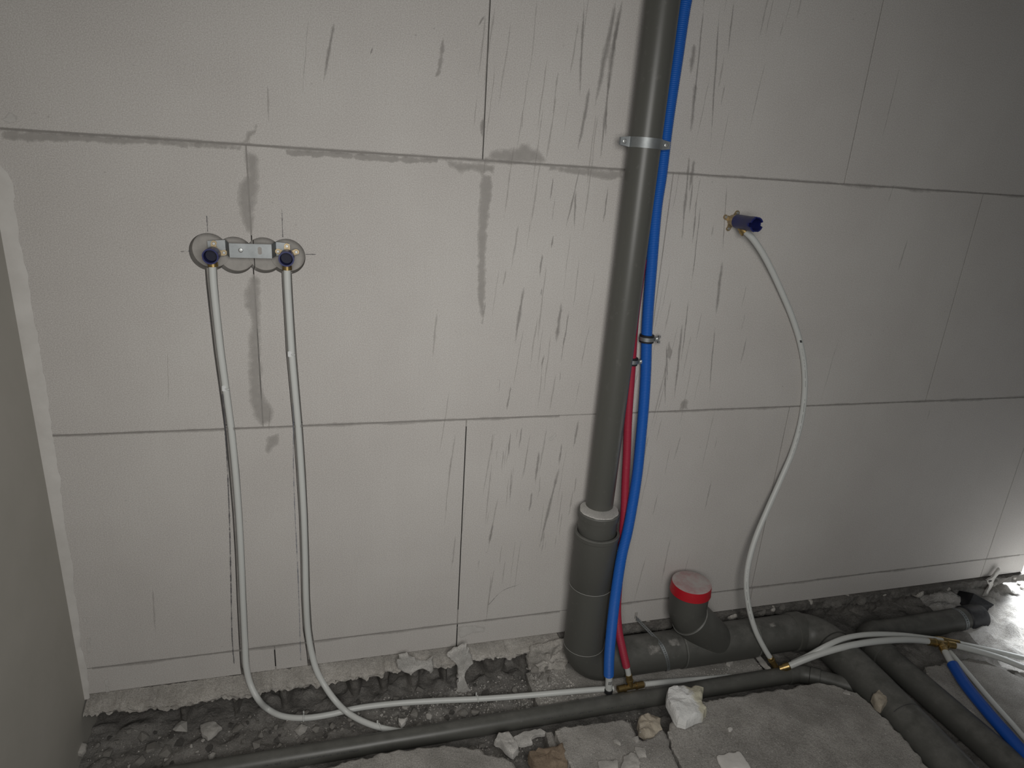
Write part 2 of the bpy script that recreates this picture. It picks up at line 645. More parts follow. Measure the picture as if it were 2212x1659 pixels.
def smear(px, mat='smear_grey', y=-0.0007, name='mortar_smear', soft=0.016):
    """thin mortar film: a fine grid inside its outline, its fade value growing from the rim inwards"""
    LAYER[0] += 1
    y = -0.0004 - 0.00002 * LAYER[0]
    P = [at(a, b, y=y) for a, b in px]
    xs, zs = [p.x for p in P], [p.z for p in P]
    soft = min(soft, 0.30 * min(max(xs) - min(xs), max(zs) - min(zs)))
    d = max(0.0022, soft / 4)

    def dist(x, z):
        ins, best = False, 9.0
        for p, q in zip(P, P[1:] + P[:1]):
            ex, ez = q.x - p.x, q.z - p.z
            t = max(0, min(1, ((x - p.x) * ex + (z - p.z) * ez) / (ex * ex + ez * ez + 1e-12)))
            best = min(best, math.hypot(x - p.x - t * ex, z - p.z - t * ez))
            if (p.z > z) != (q.z > z) and x < p.x + ex * (z - p.z) / ez:
                ins = not ins
        return best if ins else -best
    nx, nz = int((max(xs) - min(xs)) / d) + 2, int((max(zs) - min(zs)) / d) + 2
    V, D = [], []
    for j in range(nz + 1):
        for i in range(nx + 1):
            x, z = min(xs) - d / 2 + i * d, min(zs) - d / 2 + j * d
            w = 0.004 * noise.noise((x * 70, 0, z * 70)) + 0.002 * noise.noise((x * 200, 0, z * 200))
            V.append((x, y, z))
            D.append(max(0.0, min(1.0, (dist(x, z) + w) / soft + 0.1)))
    Fc, used, keep = [], {}, []
    for j in range(nz):
        for i in range(nx):
            q = [j * (nx + 1) + i, j * (nx + 1) + i + 1, (j + 1) * (nx + 1) + i + 1, (j + 1) * (nx + 1) + i]
            if max(D[k] for k in q) <= 0:
                continue
            for k in q:
                if k not in used:
                    used[k] = len(keep)
                    keep.append(k)
            Fc.append(tuple(used[k] for k in q))
    me = bpy.data.meshes.new(name)
    me.from_pydata([V[k] for k in keep], [], Fc)
    fade_attr(me, [D[k] for k in keep])
    return link(name, me, mat, wall)


SM = [
    [(1045, 345), (1055, 325), (1075, 318), (1110, 318), (1125, 305), (1140, 306), (1150, 318), (1162, 315), (1175, 335), (1185, 352), (1150, 356), (1100, 358)],
    [(960, 343), (1000, 348), (1045, 350), (1070, 358), (1068, 388), (1055, 374), (1040, 382), (1025, 370), (1005, 374), (998, 384), (985, 370), (965, 360)],
    [(1038, 372), (1066, 375), (1063, 440), (1057, 470), (1052, 540), (1049, 690), (1041, 700), (1029, 640), (1030, 520), (1033, 440)],
    [(1185, 355), (1240, 360), (1300, 366), (1345, 368), (1345, 384), (1320, 393), (1290, 387), (1240, 377), (1185, 368)],
    [(526, 318), (529, 375), (512, 395), (510, 440), (519, 480), (528, 500), (545, 513), (552, 480), (562, 400), (564, 360), (560, 330)],
    [(523, 309), (529, 294), (532, 281), (547, 279), (552, 267), (558, 270), (556, 291), (546, 298), (539, 313)],
    [(545, 585), (526, 620), (527, 660), (540, 700), (532, 730), (534, 800), (534, 860), (545, 905), (565, 921), (592, 916), (594, 878), (571, 850), (566, 700), (566, 600)],
    [(575, 942), (607, 930), (602, 960), (578, 987), (569, 975)],
    [(2, 279), (120, 285), (350, 299), (520, 315), (520, 327), (350, 315), (150, 308), (60, 308), (2, 303)],
    [(615, 322), (800, 332), (945, 342), (945, 354), (850, 352), (700, 341), (615, 338)],
    [(1467, 886), (1470, 867), (1480, 860), (1488, 866), (1487, 886)],
    [(1439, 770), (1445, 732), (1453, 760), (1448, 780)],
    [(940, 168), (950, 100), (958, 60), (962, 110), (952, 160)],
]
for s in SM:
    smear(s)
smear([(985, 1352), (1010, 1349), (1050, 1352), (1048, 1366), (1015, 1372), (990, 1385)], 'smear_white')
smear([(1185, 946), (1200, 934), (1203, 944), (1190, 955)], 'smear_white')
smear([(20, 240), (36, 250), (40, 268), (20, 268), (4, 258)], 'smear_white')
# ragged mortar squeezed from the bed joints
for z, segs in ((B1, ((-0.6, 0.36), (0.36, 0.86), (0.86, 1.9), (1.9, 2.5))), (A1, ((-0.6, -0.1), (-0.1, 0.6), (0.8, 1.6), (1.6, 2.45))), (K1, ((-0.6, 0.34), (0.34, 0.66), (0.8, 1.7), (1.7, 2.5)))):
    for a, b in segs:
        n = int((b - a) / 0.012)
        v, f, fd = [], [], []
        for i in range(n + 1):
            x = a + (b - a) * i / n
            h1 = 0.004 + 0.006 * max(0, noise.noise((x * 14, z * 9, 1)) + 0.25)
            h2 = 0.004 + 0.011 * max(0, noise.noise((x * 9, z * 9, 7)) + 0.2)
            for dz, w in ((h1, 0), (0.001, 1), (-0.001, 1), (-h2, 0)):
                v.append((x, -0.0009, z + dz))
                fd.append(w)
        for i in range(n):
            for k in range(3):
                q = i * 4 + k
                f.append((q, q + 1, q + 5, q + 4))
        me = bpy.data.meshes.new('mortar_line')
        me.from_pydata(v, [], f)
        fade_attr(me, fd)
        link('mortar_line', me, 'smear_joint', wall)


def streak_geo(p0, p1, w, y=-0.0011, wob=0.002):
    LAYER[0] += 1
    y -= 0.000006 * LAYER[0]
    n = max(3, int((p1 - p0).length / 0.012))
    v, f, fd = [], [], []
    s = (p1 - p0)
    ph = random.random() * 50
    for i in range(n + 1):
        t = i / n
        p = p0 + s * t
        tap = min(1, 5 * t, 3.0 * (1 - t)) ** 0.8 if 0 < t < 1 else 0
        c = p.x + wob * noise.noise((t * 4, ph, 0))
        hw = w * (0.35 + 0.65 * tap) * (0.75 + 0.5 * noise.noise((t * 5, ph, 5)))
        for k, e in ((-1, 0), (0, 1), (1, 0)):
            v.append((c + k * hw, y, p.z))
            fd.append(e * tap)
    for i in range(n):
        for k in range(2):
            q = i * 3 + k
            f.append((q, q + 1, q + 4, q + 3))
    return v, f, fd


def streaks(name, lst, mat, stuff=True):
    V, Fc, D = [], [], []
    for v, f, d in lst:
        n = len(V)
        V += v
        Fc += [tuple(i + n for i in q) for q in f]
        D += d
    me = bpy.data.meshes.new(name)
    me.from_pydata(V, [], Fc)
    fade_attr(me, D)
    o = link(name, me, mat, wall)
    if stuff:
        o['kind'] = 'stuff'
    return o


def pxs(x0, y0, x1, y1, w):
    return streak_geo(at(x0, y0, y=0), at(x1, y1, y=0), w)


bold = [(723, 40, 697, 188, .007), (1332, -10, 1281, 250, .012), (1345, -5, 1318, 150, .008), (1336, 20, 1306, 240, .011), (1318, 150, 1295, 360, .007), (1310, 230, 1308, 300, .006),
        (1133, 612, 1110, 752, .009), (1213, 650, 1200, 750, .009), (1230, 665, 1210, 790, .004), (1196, 505, 1190, 540, .006), (1172, 545, 1164, 605, .005), (1104, 830, 1094, 892, .005),
        (1244, 405, 1240, 500, .006), (1315, 395, 1302, 490, .005), (1254, 360, 1219, 505, .004), (1262, -5, 1250, 230, .006), (1275, 180, 1245, 340, .008), (1195, 380, 1188, 440, .004),
        (1504, 165, 1490, 300, .010), (1500, 90, 1490, 165, .013), (1520, 0, 1496, 260, .004), (1490, 320, 1470, 540, .007), (1497, 390, 1488, 470, .004), (1555, 0, 1532, 340, .004), (1585, -5, 1570, 130, .004), (1500, 340, 1487, 420, .010),
        (1505, 420, 1495, 540, .004), (1515, 430, 1490, 640, .003), (1488, 640, 1470, 790, .004), (1475, 690, 1455, 870, .007), (1560, 560, 1545, 690, .010), (1570, 395, 1560, 560, .004), (1440, 740, 1440, 830, .006), (1437, 780, 1436, 880, .005),
        (1210, 1000, 1160, 1200, .009), (1165, 970, 1155, 1050, .009), (1250, 905, 1238, 970, .007), (1128, 920, 1120, 975, .005), (1065, 1130, 1055, 1180, .007), (1150, 1060, 1142, 1110, .006), (1103, 930, 1097, 990, .004), (1105, 1010, 1100, 1090, .003), (1213, 955, 1207, 1010, .005),
        (1050, 30, 1030, 60, .006), (1045, 250, 1040, 300, .01), (885, 1440, 880, 1450, .004), (800, 120, 805, 100, .004), (1545, 700, 1530, 860, .004), (1170, 620, 1168, 640, .003), (1176, 765, 1168, 792, .004)]
streaks('drip_streak', [pxs(*b) for b in bold], 'smear_streak')
soft = []
for i in range(150):
    if i < 85:
        x = random.gauss(0.50, 0.11)
        if x > 0.67 or x < 0.2:
            continue
    elif i < 130:
        x = random.uniform(0.85, 1.12)
    else:
        x = random.uniform(-0.6, 1.9)
    z = random.uniform(0.25, 1.95)
    L = random.uniform(0.04, 0.24)
    soft.append(streak_geo(Vector((x, 0, z)), Vector((x - L * random.uniform(0.02, 0.12), 0, z - L)), random.uniform(0.0014, 0.0050), -0.0013))
streaks('faint_streak', soft, 'smear_soft')
streaks('pale_scratch', [pxs(1132, 503, 1215, 505, .0015), pxs(1215, 505, 1265, 508, .001), pxs(1085, 1008, 1240, 999, .002), pxs(1085, 995, 1120, 993, .0012), pxs(1108, 1005, 1130, 1003, .002)], 'smear_white')


def line_strip(px, w, mat, name='pencil_line'):
    pts = catmull([at(a, b, y=0) for a, b in px], 0.01)
    v, f, fd = [], [], []
    for i, p in enumerate(pts):
        d = (pts[min(i + 1, len(pts) - 1)] - pts[max(0, i - 1)]).normalized()
        nrm = Vector((d.z, 0, -d.x))
        for k, e in ((-1, 0), (0, 1), (1, 0)):
            q = p + nrm * (w * k)
            v.append((q.x, -0.0030, q.z))
            fd.append(e * (0.6 + 0.5 * noise.noise((i * 0.35, p.x * 40, 0))))
    for i in range(len(pts) - 1):
        for k in range(2):
            q = i * 3 + k
            f.append((q, q + 1, q + 4, q + 3))
    me = bpy.data.meshes.new(name)
    me.from_pydata(v, [], f)
    fade_attr(me, fd)
    return link(name, me, mat, wall)


for px in ([(447, 466), (449, 500)], [(609, 452), (611, 512)], [(391, 543), (412, 542)], [(660, 549), (682, 549)]):
    line_strip(px, 0.0012, 'pencil_line')
line_strip([(481, 850), (487, 930), (492, 1020), (496, 1120), (499, 1250), (502, 1380), (506, 1432)], 0.0022, 'pencil_line')
line_strip([(633, 870), (634, 920), (634, 1000), (637, 1100), (642, 1200), (646, 1300), (649, 1400), (650, 1425)], 0.0020, 'pencil_blue')
line_strip([(1055, 1305), (1085, 1275), (1120, 1262)], 0.0007, 'pencil_line')

# ------------------------------------------------------------------ left wall and the filler in the corner
v, f = box_geo((XC - 0.05, -1.5, 1.2), 0.1, 3.2, 2.75)
lw = struct(mesh('wall_left', v, f, 'plaster_wall'))
v, f = [], []
NZ = 230
for i in range(NZ + 1):
    z = -0.012 + (2.0 + 0.012) * i / NZ
    w = 0.011 + 0.020 * min(1, max(0, z) / 0.8) + 0.006 * noise.noise((z * 9, 0, 0)) + 0.004 * noise.noise((z * 30, 4, 0)) + 0.002 * noise.noise((z * 90, 4, 0))
    if z > 1.27:
        w *= max(0.25, 1 - (z - 1.27) / 0.06)
    v += [(XC, -0.0045, z), (XC + w * 0.75, -0.004, z), (XC + w, -0.0003, z), (XC, 0.0005, z)]
for i in range(NZ):
    for k in range(3):
        a = i * 4 + k
        f.append((a, a + 1, a + 5, a + 4))
mesh('corner_filler', v, f, 'filler', lw, 50)
for i, (a, b, c, d) in enumerate([(184, 1335, 1350, 5), (190, 1380, 1412, 5), (230, 1468, 1494, 4)]):
    smear([(a - d, b), (a + d * 0.6, b - 1), (a + d + 2, c), (a - 1, c + 2)], 'smear_white')

# ------------------------------------------------------------------ trench floor and the broken footing under the wall
SLAB_Z = -0.03


def ground_h(x, y):
    n1 = noise.noise((x * 7, y * 7, 0.3))
    n2 = noise.noise((x * 24, y * 24, 1.7))
    n3 = noise.noise((x * 75, y * 75, 4.1))
    h = -0.128 + 0.010 * n1 + 0.011 * n2 + 0.007 * n3 + 0.0025 * noise.noise((x * 190, y * 190, 2.2))
    if x > 1.9:                       # rises to the rubble outside
        t = min(1, (x - 1.9) / 0.35)
        h += 0.05 * t + 0.012 * t * n2
    if y < -0.26 and x < 1.0:
        h += 0.012
    # slope of debris against the wall foot
    if x < 0.55:
        h += 0.008 * max(0, 1 - abs(y + 0.02) / 0.04) + 0.012 * max(0, n2)
    return h


def grid(name, x0, x1, y0, y1, d, mat, hf):
    nx, ny = int((x1 - x0) / d), int((y1 - y0) / d)
    v = [(x0 + (x1 - x0) * i / nx, y0 + (y1 - y0) * j / ny, 0) for j in range(ny + 1) for i in range(nx + 1)]
    v = [(x, y, hf(x, y)) for x, y, _ in v]
    f = [(j * (nx + 1) + i, j * (nx + 1) + i + 1, (j + 1) * (nx + 1) + i + 1, (j + 1) * (nx + 1) + i) for j in range(ny) for i in range(nx)]
    return mesh(name, v, f, mat, None, 180)


struct(grid('floor', XC + 0.001, 2.12, -1.2, 0.09, 0.008, 'trench_rubble', ground_h))


def pale_h(x, y):
    return ground_h(x, y) + 0.012 * noise.noise((x * 13, y * 13, 9)) + 0.010 * noise.noise((x * 38, y * 38, 3)) + 0.006 * noise.noise((x * 80, y * 80, 5)) - (0.02 if x < 2.16 else 0) * (2.16 - x) / 0.06


og = struct(grid('floor', 2.10, 4.2, -1.2, 1.3, 0.012, 'pale_ground', pale_h))

# footing face: broken edge of the floor under the wall, with drilled pockets between ribs
RIBS = [(-0.40, .016), (-0.27, .012), (-0.14, .020), (0.05, .022), (0.135, .018), (0.22, .02), (0.31, .012), (0.465, .045), (0.60, .07)]


def foot_y(x, z):
    n1 = noise.noise((x * 18, z * 18, 2))
    n2 = noise.noise((x * 50, z * 50, 5))
    if x < 0.66:
        rib = max(math.exp(-((x - c + 0.006 * n1) / w) ** 4) for c, w in RIBS)
        depth = 0.082 * (1 - rib) - 0.012 * rib
        t = min(1, max(0, (-z - 0.040 - 0.012 * n1) / 0.010))
        y = 0.018 * (1 - t) + depth * t
        bottom = min(1, max(0, (-z - 0.122) / 0.02))
        y = y * (1 - bottom) + (-0.035) * bottom
    else:
        lump = -0.012 + 0.016 * n1
        t = min(1, max(0, (-z - 0.035 - 0.02 * n1) / 0.02))
        y = lump * (1 - t) + (0.055 + 0.02 * n1) * t
    return y + 0.006 * n2 + 0.003 * noise.noise((x * 130, z * 130, 8))


nx, nz = 560, 26
v = []
for j in range(nz + 1):
    z = 0.0 - 0.145 * j / nz
    for i in range(nx + 1):
        x = XC + (2.56 - XC) * i / nx
        v.append((x, foot_y(x, z) if j else 0.02, z))
f = [(j * (nx + 1) + i, (j + 1) * (nx + 1) + i, (j + 1) * (nx + 1) + i + 1, j * (nx + 1) + i + 1) for j in range(nz) for i in range(nx)]
foot = struct(mesh('trim_1', v, f, 'broken_concrete', None, 60))
foot['label'] = 'broken dark concrete edge of the floor under the block wall'

# mortar bed bulging out below the blocks, broken off along its lower edge
nx, nz = 330, 12
v = []
for j in range(nz + 1):
    for i in range(nx + 1):
        x = XC + 0.003 + (0.665 - XC) * i / nx
        n1 = noise.noise((x * 11, 0, 2))
        n2 = noise.noise((x * 45, 3, 2))
        n3 = noise.noise((x * 120, 7, 2))
        low = 0.044 + 0.014 * n1 + 0.012 * n2 + 0.007 * n3
        if -0.52 < x < -0.2:
            low += 0.008
        if x > 0.13:
            low *= 0.8 + 0.35 * n1
        t = j / nz
        z = -0.0005 - low * t
        y = 0.030 - 0.066 * min(1, max(0, t - 0.22) * 2.2) + 0.009 * noise.noise((x * 30, z * 60, 0)) * t + 0.007 * noise.noise((x * 70, z * 120, 0)) * min(1, t * 2) + 0.004 * noise.noise((x * 150, z * 200, 0))
        if j == nz:
            y += 0.035
            z += 0.004
        if j == 0:
            y = 0.032
        v.append((x, y, z))
f = [(j * (nx + 1) + i, (j + 1) * (nx + 1) + i, (j + 1) * (nx + 1) + i + 1, j * (nx + 1) + i + 1) for j in range(nz) for i in range(nx)]
mesh('mortar_bed', v, f, 'bed_mortar', foot, 60)


def lump(name, px, ys, mat, parent=None, th=0.012, amp=0.004, z=None, seed=0, rag=0.004):
    """crust of mortar: an outline given on the photo, at its own depth, with real thickness and a rough skin"""
    pts = [at(a, b, y=ys) if z is None else at(a, b, z=z) for a, b in px]
    c = sum(pts, Vector()) / len(pts)
    nrm = Vector((0, -1, 0)) if z is None else Vector((0, 0, 1))
    dense = []
    for a, b in zip(pts, pts[1:] + pts[:1]):
        n = max(1, int((b - a).length / 0.006))
        for i in range(n):
            p = a.lerp(b, i / n)
            k = Vector((noise.noise(p * 90 + Vector((seed, 0, 0))), noise.noise(p * 90 + Vector((0, seed, 5))), noise.noise(p * 90 + Vector((5, 0, seed)))))
            dense.append(p + (k - nrm * k.dot(nrm)) * rag)
    V, Fc = [], []
    N = len(dense)
    rings = [(1.0, 0.0), (1.0, 0.5), (0.95, 0.88), (0.86, 0.98), (0.74, 1.0), (0.6, 1.02), (0.45, 1.03), (0.3, 1.03), (0.15, 1.02)]
    cur = list(dense)
    for s, h in rings:
        if s < 0.95:
            for _ in range(4):
                cur = [(cur[i - 1] + cur[i] + cur[(i + 1) % N]) / 3 for i in range(N)]
        for p in cur:
            q = c + (p - c) * s
            hh = th * h + (amp * (noise.noise(q * 55 + Vector((seed, 3, 1))) + 0.5 * noise.noise(q * 140)) if h > 0 else 0)
            V.append(q + nrm * hh)
    for r in range(len(rings) - 1):
        for i in range(N):
            i2 = (i + 1) % N
            Fc.append((r * N + i, r * N + i2, (r + 1) * N + i2, (r + 1) * N + i))
    Fc.append(tuple(range(N))[::-1])
    V.append(c + nrm * th)
    for i in range(N):
        Fc.append(((len(rings) - 1) * N + i, (len(rings) - 1) * N + (i + 1) % N, len(V) - 1))
    bm = bmesh.new()
    me = bpy.data.meshes.new(name)
    me.from_pydata([tuple(p - c) for p in V], [], Fc)
    bm.from_mesh(me)
    bmesh.ops.recalc_face_normals(bm, faces=bm.faces)
    bm.to_mesh(me)
    bm.free()
    for p in me.polygons:
        p.use_smooth = True
    me.set_sharp_from_angle(angle=math.radians(45))
    o = link(name, me, mat, parent)
    o.location = c
    return o


lump('mortar_crust', [(862, 1413), (878, 1410), (888, 1420), (905, 1427), (920, 1425), (932, 1418), (938, 1432), (935, 1450), (930, 1452), (926, 1440), (918, 1438), (905, 1440), (893, 1446), (887, 1457), (875, 1450), (860, 1444), (855, 1432)], -0.038, 'pale_mortar', foot, 0.008, 0.003, rag=0.008)
lump('mortar_crust', [(970, 1402), (985, 1395), (1007, 1388), (1010, 1402), (1020, 1418), (1018, 1428), (1008, 1440), (1002, 1458), (1005, 1480), (1018, 1490), (1020, 1502), (1010, 1500), (1004, 1496), (990, 1496), (985, 1480), (990, 1462), (988, 1440), (978, 1425), (968, 1412)], -0.042, 'pale_mortar', foot, 0.010, 0.004, seed=3, rag=0.009)
lump('mortar_crust', [(2148, 1235), (2140, 1245), (2128, 1252), (2135, 1265), (2128, 1275), (2120, 1292), (2126, 1290), (2133, 1278), (2142, 1262), (2146, 1250), (2160, 1232), (2156, 1225)], -0.012, 'pale_mortar', foot, 0.006, 0.003, seed=5)
lump('mortar_crust', [(1145, 1395), (1180, 1388), (1218, 1378), (1224, 1400), (1222, 1430), (1215, 1452), (1190, 1450), (1160, 1455), (1140, 1440), (1135, 1418)], -0.03, 'bed_mortar', foot, 0.016, 0.010, seed=9)
for a in range(34):                   # knobs of mortar along the wall foot on the right
    x = 0.82 + a * 0.051 + random.uniform(-0.012, 0.012)
    px = None
    rr = random.uniform(0.010, 0.022)
    bm = bmesh.new()
    bmesh.ops.create_icosphere(bm, subdivisions=2, radius=rr)
    for q in bm.verts:
        q.co *= 1 + 0.35 * noise.noise(q.co * 60 + Vector((a * 3, 0, 0)))
    me = bpy.data.meshes.new('mortar_knob')
    bm.to_mesh(me)
    bm.free()
    for p in me.polygons:
        p.use_smooth = True
    o = link('mortar_knob', me, 'broken_concrete' if a % 3 else 'bed_mortar', foot)
    o.location = (x, random.uniform(-0.006, 0.012), -rr * random.uniform(0.9, 1.5))


# ------------------------------------------------------------------ slabs of floor concrete in front of the trench
def slab(name, outline, z, th, mat, label, cat, wpts=None, rag=0.006, extra=None):
    pts = [at(a, b, z=z) for a, b in outline] + [Vector(p) for p in (wpts or [])]
    dense = []
    for a, b in zip(pts, pts[1:] + pts[:1]):
        n = max(1, int((b - a).length / 0.007))
        for i in range(n):
            p = a.lerp(b, i / n)
            dense.append(p + Vector((noise.noise(p * 45) + 0.6 * noise.noise(p * 110), noise.noise(p * 45 + Vector((8, 8, 8))) + 0.6 * noise.noise(p * 110 + Vector((3, 3, 3))), 0)) * rag)
    bm = bmesh.new()
    top = bm.faces.new([bm.verts.new(p) for p in dense])
    if top.normal.z < 0:
        bm.normal_update()
    top.normal_update()
    if top.normal.z < 0:
        top.normal_flip()
    rim = list(top.verts)
    bmesh.ops.inset_region(bm, faces=[top], thickness=0.006, depth=0, use_boundary=True)
    for v_ in rim:
        v_.co.z -= 0.004 + 0.003 * noise.noise(v_.co * 80)
    edges = [e for e in bm.edges if len(e.link_faces) == 1]
    ex = bmesh.ops.extrude_edge_only(bm, edges=edges)
    for g in ex['geom']:
        if isinstance(g, bmesh.types.BMVert):
            p = g.co
            g.co = Vector((p.x + 0.008 * noise.noise(p * 30), p.y + 0.012 * (0.5 + noise.noise(p * 25)), z - th))
    bmesh.ops.recalc_face_normals(bm, faces=bm.faces)
    c = sum(pts, Vector()) / len(pts)
    for v_ in bm.verts:
        v_.co -= c
    me = bpy.data.meshes.new(name)
    bm.to_mesh(me)
    bm.free()
    o = link(name, me, mat)
    o.location = c
    return tag(o, label, cat)


slab('floor_slab', [(690, 1664), (745, 1646), (800, 1632), (850, 1620), (900, 1613), (960, 1609), (1010, 1611), (1040, 1620), (1050, 1627), (1085, 1632), (1108, 1645), (1118, 1660), (1135, 1668)], SLAB_Z, 0.105, 'concrete_floor', 'rough grey concrete floor slab at the bottom edge, left of the orange brick lump', 'slab', [(0.50, -0.75, SLAB_Z), (0.0, -0.75, SLAB_Z)])
slab('floor_slab', [(1199, 1577), (1215, 1569), (1280, 1561), (1345, 1553), (1358, 1556), (1368, 1572), (1376, 1592), (1388, 1600), (1412, 1590), (1430, 1572), (1440, 1585)], SLAB_Z, 0.105, 'concrete_floor', 'grey concrete floor slab strewn with crumbs, left of the white chunk', 'slab', [(0.816, -0.45, SLAB_Z), (0.80, -0.95, SLAB_Z), (0.556, -0.95, SLAB_Z)], rag=0.004)
slab('floor_slab', [(1442, 1578), (1455, 1548), (1480, 1528), (1520, 1513), (1545, 1510), (1575, 1503), (1607, 1501), (1640, 1492), (1660, 1491), (1700, 1487), (1730, 1480), (1770, 1475), (1800, 1478), (1830, 1490), (1852, 1493), (1872, 1512), (1890, 1530), (1920, 1556), (1932, 1572), (1960, 1600), (1985, 1630), (2000, 1650), (2018, 1668)], SLAB_Z + 0.004, 0.115, 'concrete_floor', 'largest grey concrete floor slab with a crumbled edge, right of the white chunk', 'slab', [(1.46, -1.0, SLAB_Z), (0.808, -1.0, SLAB_Z), (0.822, -0.45, SLAB_Z)])
slab('floor_slab', [(1998, 1438), (2030, 1434), (2095, 1420), (2130, 1428), (2180, 1450), (2240, 1480)], -0.065, 0.07, 'concrete_floor', 'grey concrete slab under the blue conduit at the right edge', 'slab', [(2.35, -0.45, -0.065), (2.35, -1.1, -0.065), (1.83, -1.1, -0.065), at(2212, 1650, z=-0.065), at(2145, 1588, z=-0.065), at(2105, 1545, z=-0.065), at(2060, 1512, z=-0.065), at(2030, 1485, z=-0.065), at(2008, 1465, z=-0.065)])
slab('floor_slab', [(1136, 1452), (1150, 1492), (1164, 1527)], -0.098, 0.03, 'concrete_floor', 'straight-edged concrete slab sunk in the trench beside the grey pipe bend', 'slab', [(0.556, -0.20, -0.098), (1.30, -0.20, -0.098), (1.30, -0.02, -0.098), (0.60, -0.02, -0.098)], rag=0.002)
slab('floor_beam', [(1178, 1580), (1192, 1577), (1208, 1620), (1222, 1664), (1205, 1664)], -0.055, 0.07, 'concrete_floor', 'narrow concrete strip between the two middle floor slabs', 'slab', rag=0.002)

# ------------------------------------------------------------------ the soil drain: riser, bend, branch with red cap, run to the front
RX, RY = 0.7085, -0.090
HZ, HR = -0.043, 0.0573
drain = thing('soil_drain', 'grey plastic soil pipe with tall riser, bend, capped branch and lying pipe', 'pipe')
drain.location = (RX, RY, -0.12)
drain_off = drain.location.copy()


def dp(o):
    o.parent = drain
    o.location = Vector(o.location) - drain_off
    return o


dp(tube('riser_pipe', [(0.723 + (z - 0.6) * 0.0065, -0.0555, z) for z in (0.40, 0.9, 1.4, 2.0)], 0.0385, 'pvc_grey_smooth', sides=40, step=0.05))
red = dp(lathe('reducer', (0.712, -0.0795, 0.385), (0, 0, 1), [(0, 0.0545), (0.062, 0.0545), (0.064, 0.058), (0.080, 0.058), (0.083, 0.0555), (0.0832, 0.040)], 'pvc_grey', sides=48))
ring = lathe('mortar_ring', (0.7125, -0.0785, 0.4675), (0, 0, 1), [(0, 0.0545), (0.0025, 0.0535), (0.003, 0.045), (0.003, 0.02)], 'pale_mortar', red, 64)
ring.location = (0, 0, 0)
for q in ring.data.vertices:
    d = Vector((q.co.x - 0.7125, q.co.y + 0.0785))
    if d.length > 0.04:
        k = 1 + 0.07 * noise.noise(q.co * 60)
        q.co.x, q.co.y = 0.7125 + d.x * k, -0.0785 + d.y * k
part(ring, 'pale mortar ring around the riser')
sock = dp(lathe('socket', (RX, RY, 0.235), (0, 0, 1), [(0, 0.0590), (0.004, 0.0615), (0.160, 0.0615), (0.162, 0.0635), (0.172, 0.0635), (0.174, 0.061), (0.1742, 0.0555), (0.15, 0.055)], 'pvc_grey', sides=48))


def seam_ring(parent, c, d, r, w=0.0007, t0=0, t1=2 * math.pi):
    c, d = Vector(c), Vector(d).normalized()
    up = Vector((0, 0, 1)) if abs(d.z) < 0.9 else Vector((0, -1, 0))
    n = (up - d * up.dot(d)).normalized()
    b = d.cross(n)
    pts = [c + n * (r * math.cos(t0 + (t1 - t0) * k / 60)) + b * (r * math.sin(t0 + (t1 - t0) * k / 60)) for k in range(61)]
    o = mesh('seam_line', *tube_geo(pts, w, 6), 'seam', None, 60)
    o.parent = parent
    o.matrix_parent_inverse = parent.matrix_basis.inverted()
    return o


dp(tube('lower_pipe', [(RX, RY, 0.02), (RX, RY, 0.24)], 0.0590, 'pvc_grey', sides=48, step=0.05))
BR = 0.075
bend = arc_fillet((RX, RY, 0.3), (RX, RY, HZ), (1.0, RY, HZ), BR, 18)
dp(tube('bend', bend, 0.0592, 'pvc_grey', sides=48, raw=True))
EX, EY = 1.549, -0.13
e1 = arc_fillet((1.2, RY, HZ), (1.540, RY, HZ), (1.530, -0.5, HZ - 0.004), 0.085, 18)
dp(tube('lying_pipe', [(RX + BR - 0.005, RY, HZ), (1.0, RY, HZ), (1.3, RY, HZ), e1[0]], HR, 'pvc_grey', sides=48, step=0.1))
tee = dp(tube('branch_body', [(1.03, RY, HZ), (1.30, RY, HZ)], 0.0600, 'pvc_grey', sides=48, step=0.05))
dp(tube('elbow', e1, 0.0592, 'pvc_grey', sides=48, raw=True))
X1 = lambda y: 1.539 + 0.0485 * (y + 0.4)
ring1 = dp(lathe('elbow_socket', e1[0] - Vector((0.012, 0, 0)), (1, 0, 0), [(0, 0.058), (0.003, 0.0618), (0.040, 0.0618), (0.043, 0.0595)], 'pvc_grey_smooth', sides=48))
d1 = dp(tube('outgoing_pipe', [e1[-1], (X1(-0.3), -0.3, -0.048), (X1(-0.7), -0.7, -0.052), (X1(-1.25), -1.25, -0.056)], 0.0560, 'pvc_grey', sides=48, step=0.06))
CX, CZ = 1.039, 0.088
bx = CX + (CZ - HZ)
be = arc_fillet((CX, RY, 0.3), (CX, RY, CZ), (bx, RY, HZ), 0.07, 12)
dp(tube('branch_elbow', [(CX, RY, 0.185), (CX, RY, 0.16)] + be, 0.0572, 'pvc_grey', sides=48, raw=True))
dv = Vector((1, 0, -1)).normalized()
dp(lathe('branch_socket', be[-1] - dv * 0.012, dv, [(0, 0.0565), (0.004, 0.0615), (0.05, 0.0615), (0.13, 0.0605), (0.15, 0.058)], 'pvc_grey', sides=48))
cap = dp(lathe('red_cap', (CX, RY, 0.168), (0, 0, 1), [(0, 0.0600), (0.0005, 0.0615), (0.006, 0.0608), (0.026, 0.0595), (0.031, 0.0585)], 'red_cap_side', sides=64))
part(cap, 'red plastic end cap, dusty on top')
ct = lathe('cap_top', (CX, RY, 0.1985), (0, 0, 1), [(0, 0.0580), (0.0015, 0.0582), (0.002, 0.0570), (0.0015, 0.03)], 'red_cap_dusty', cap, 64)
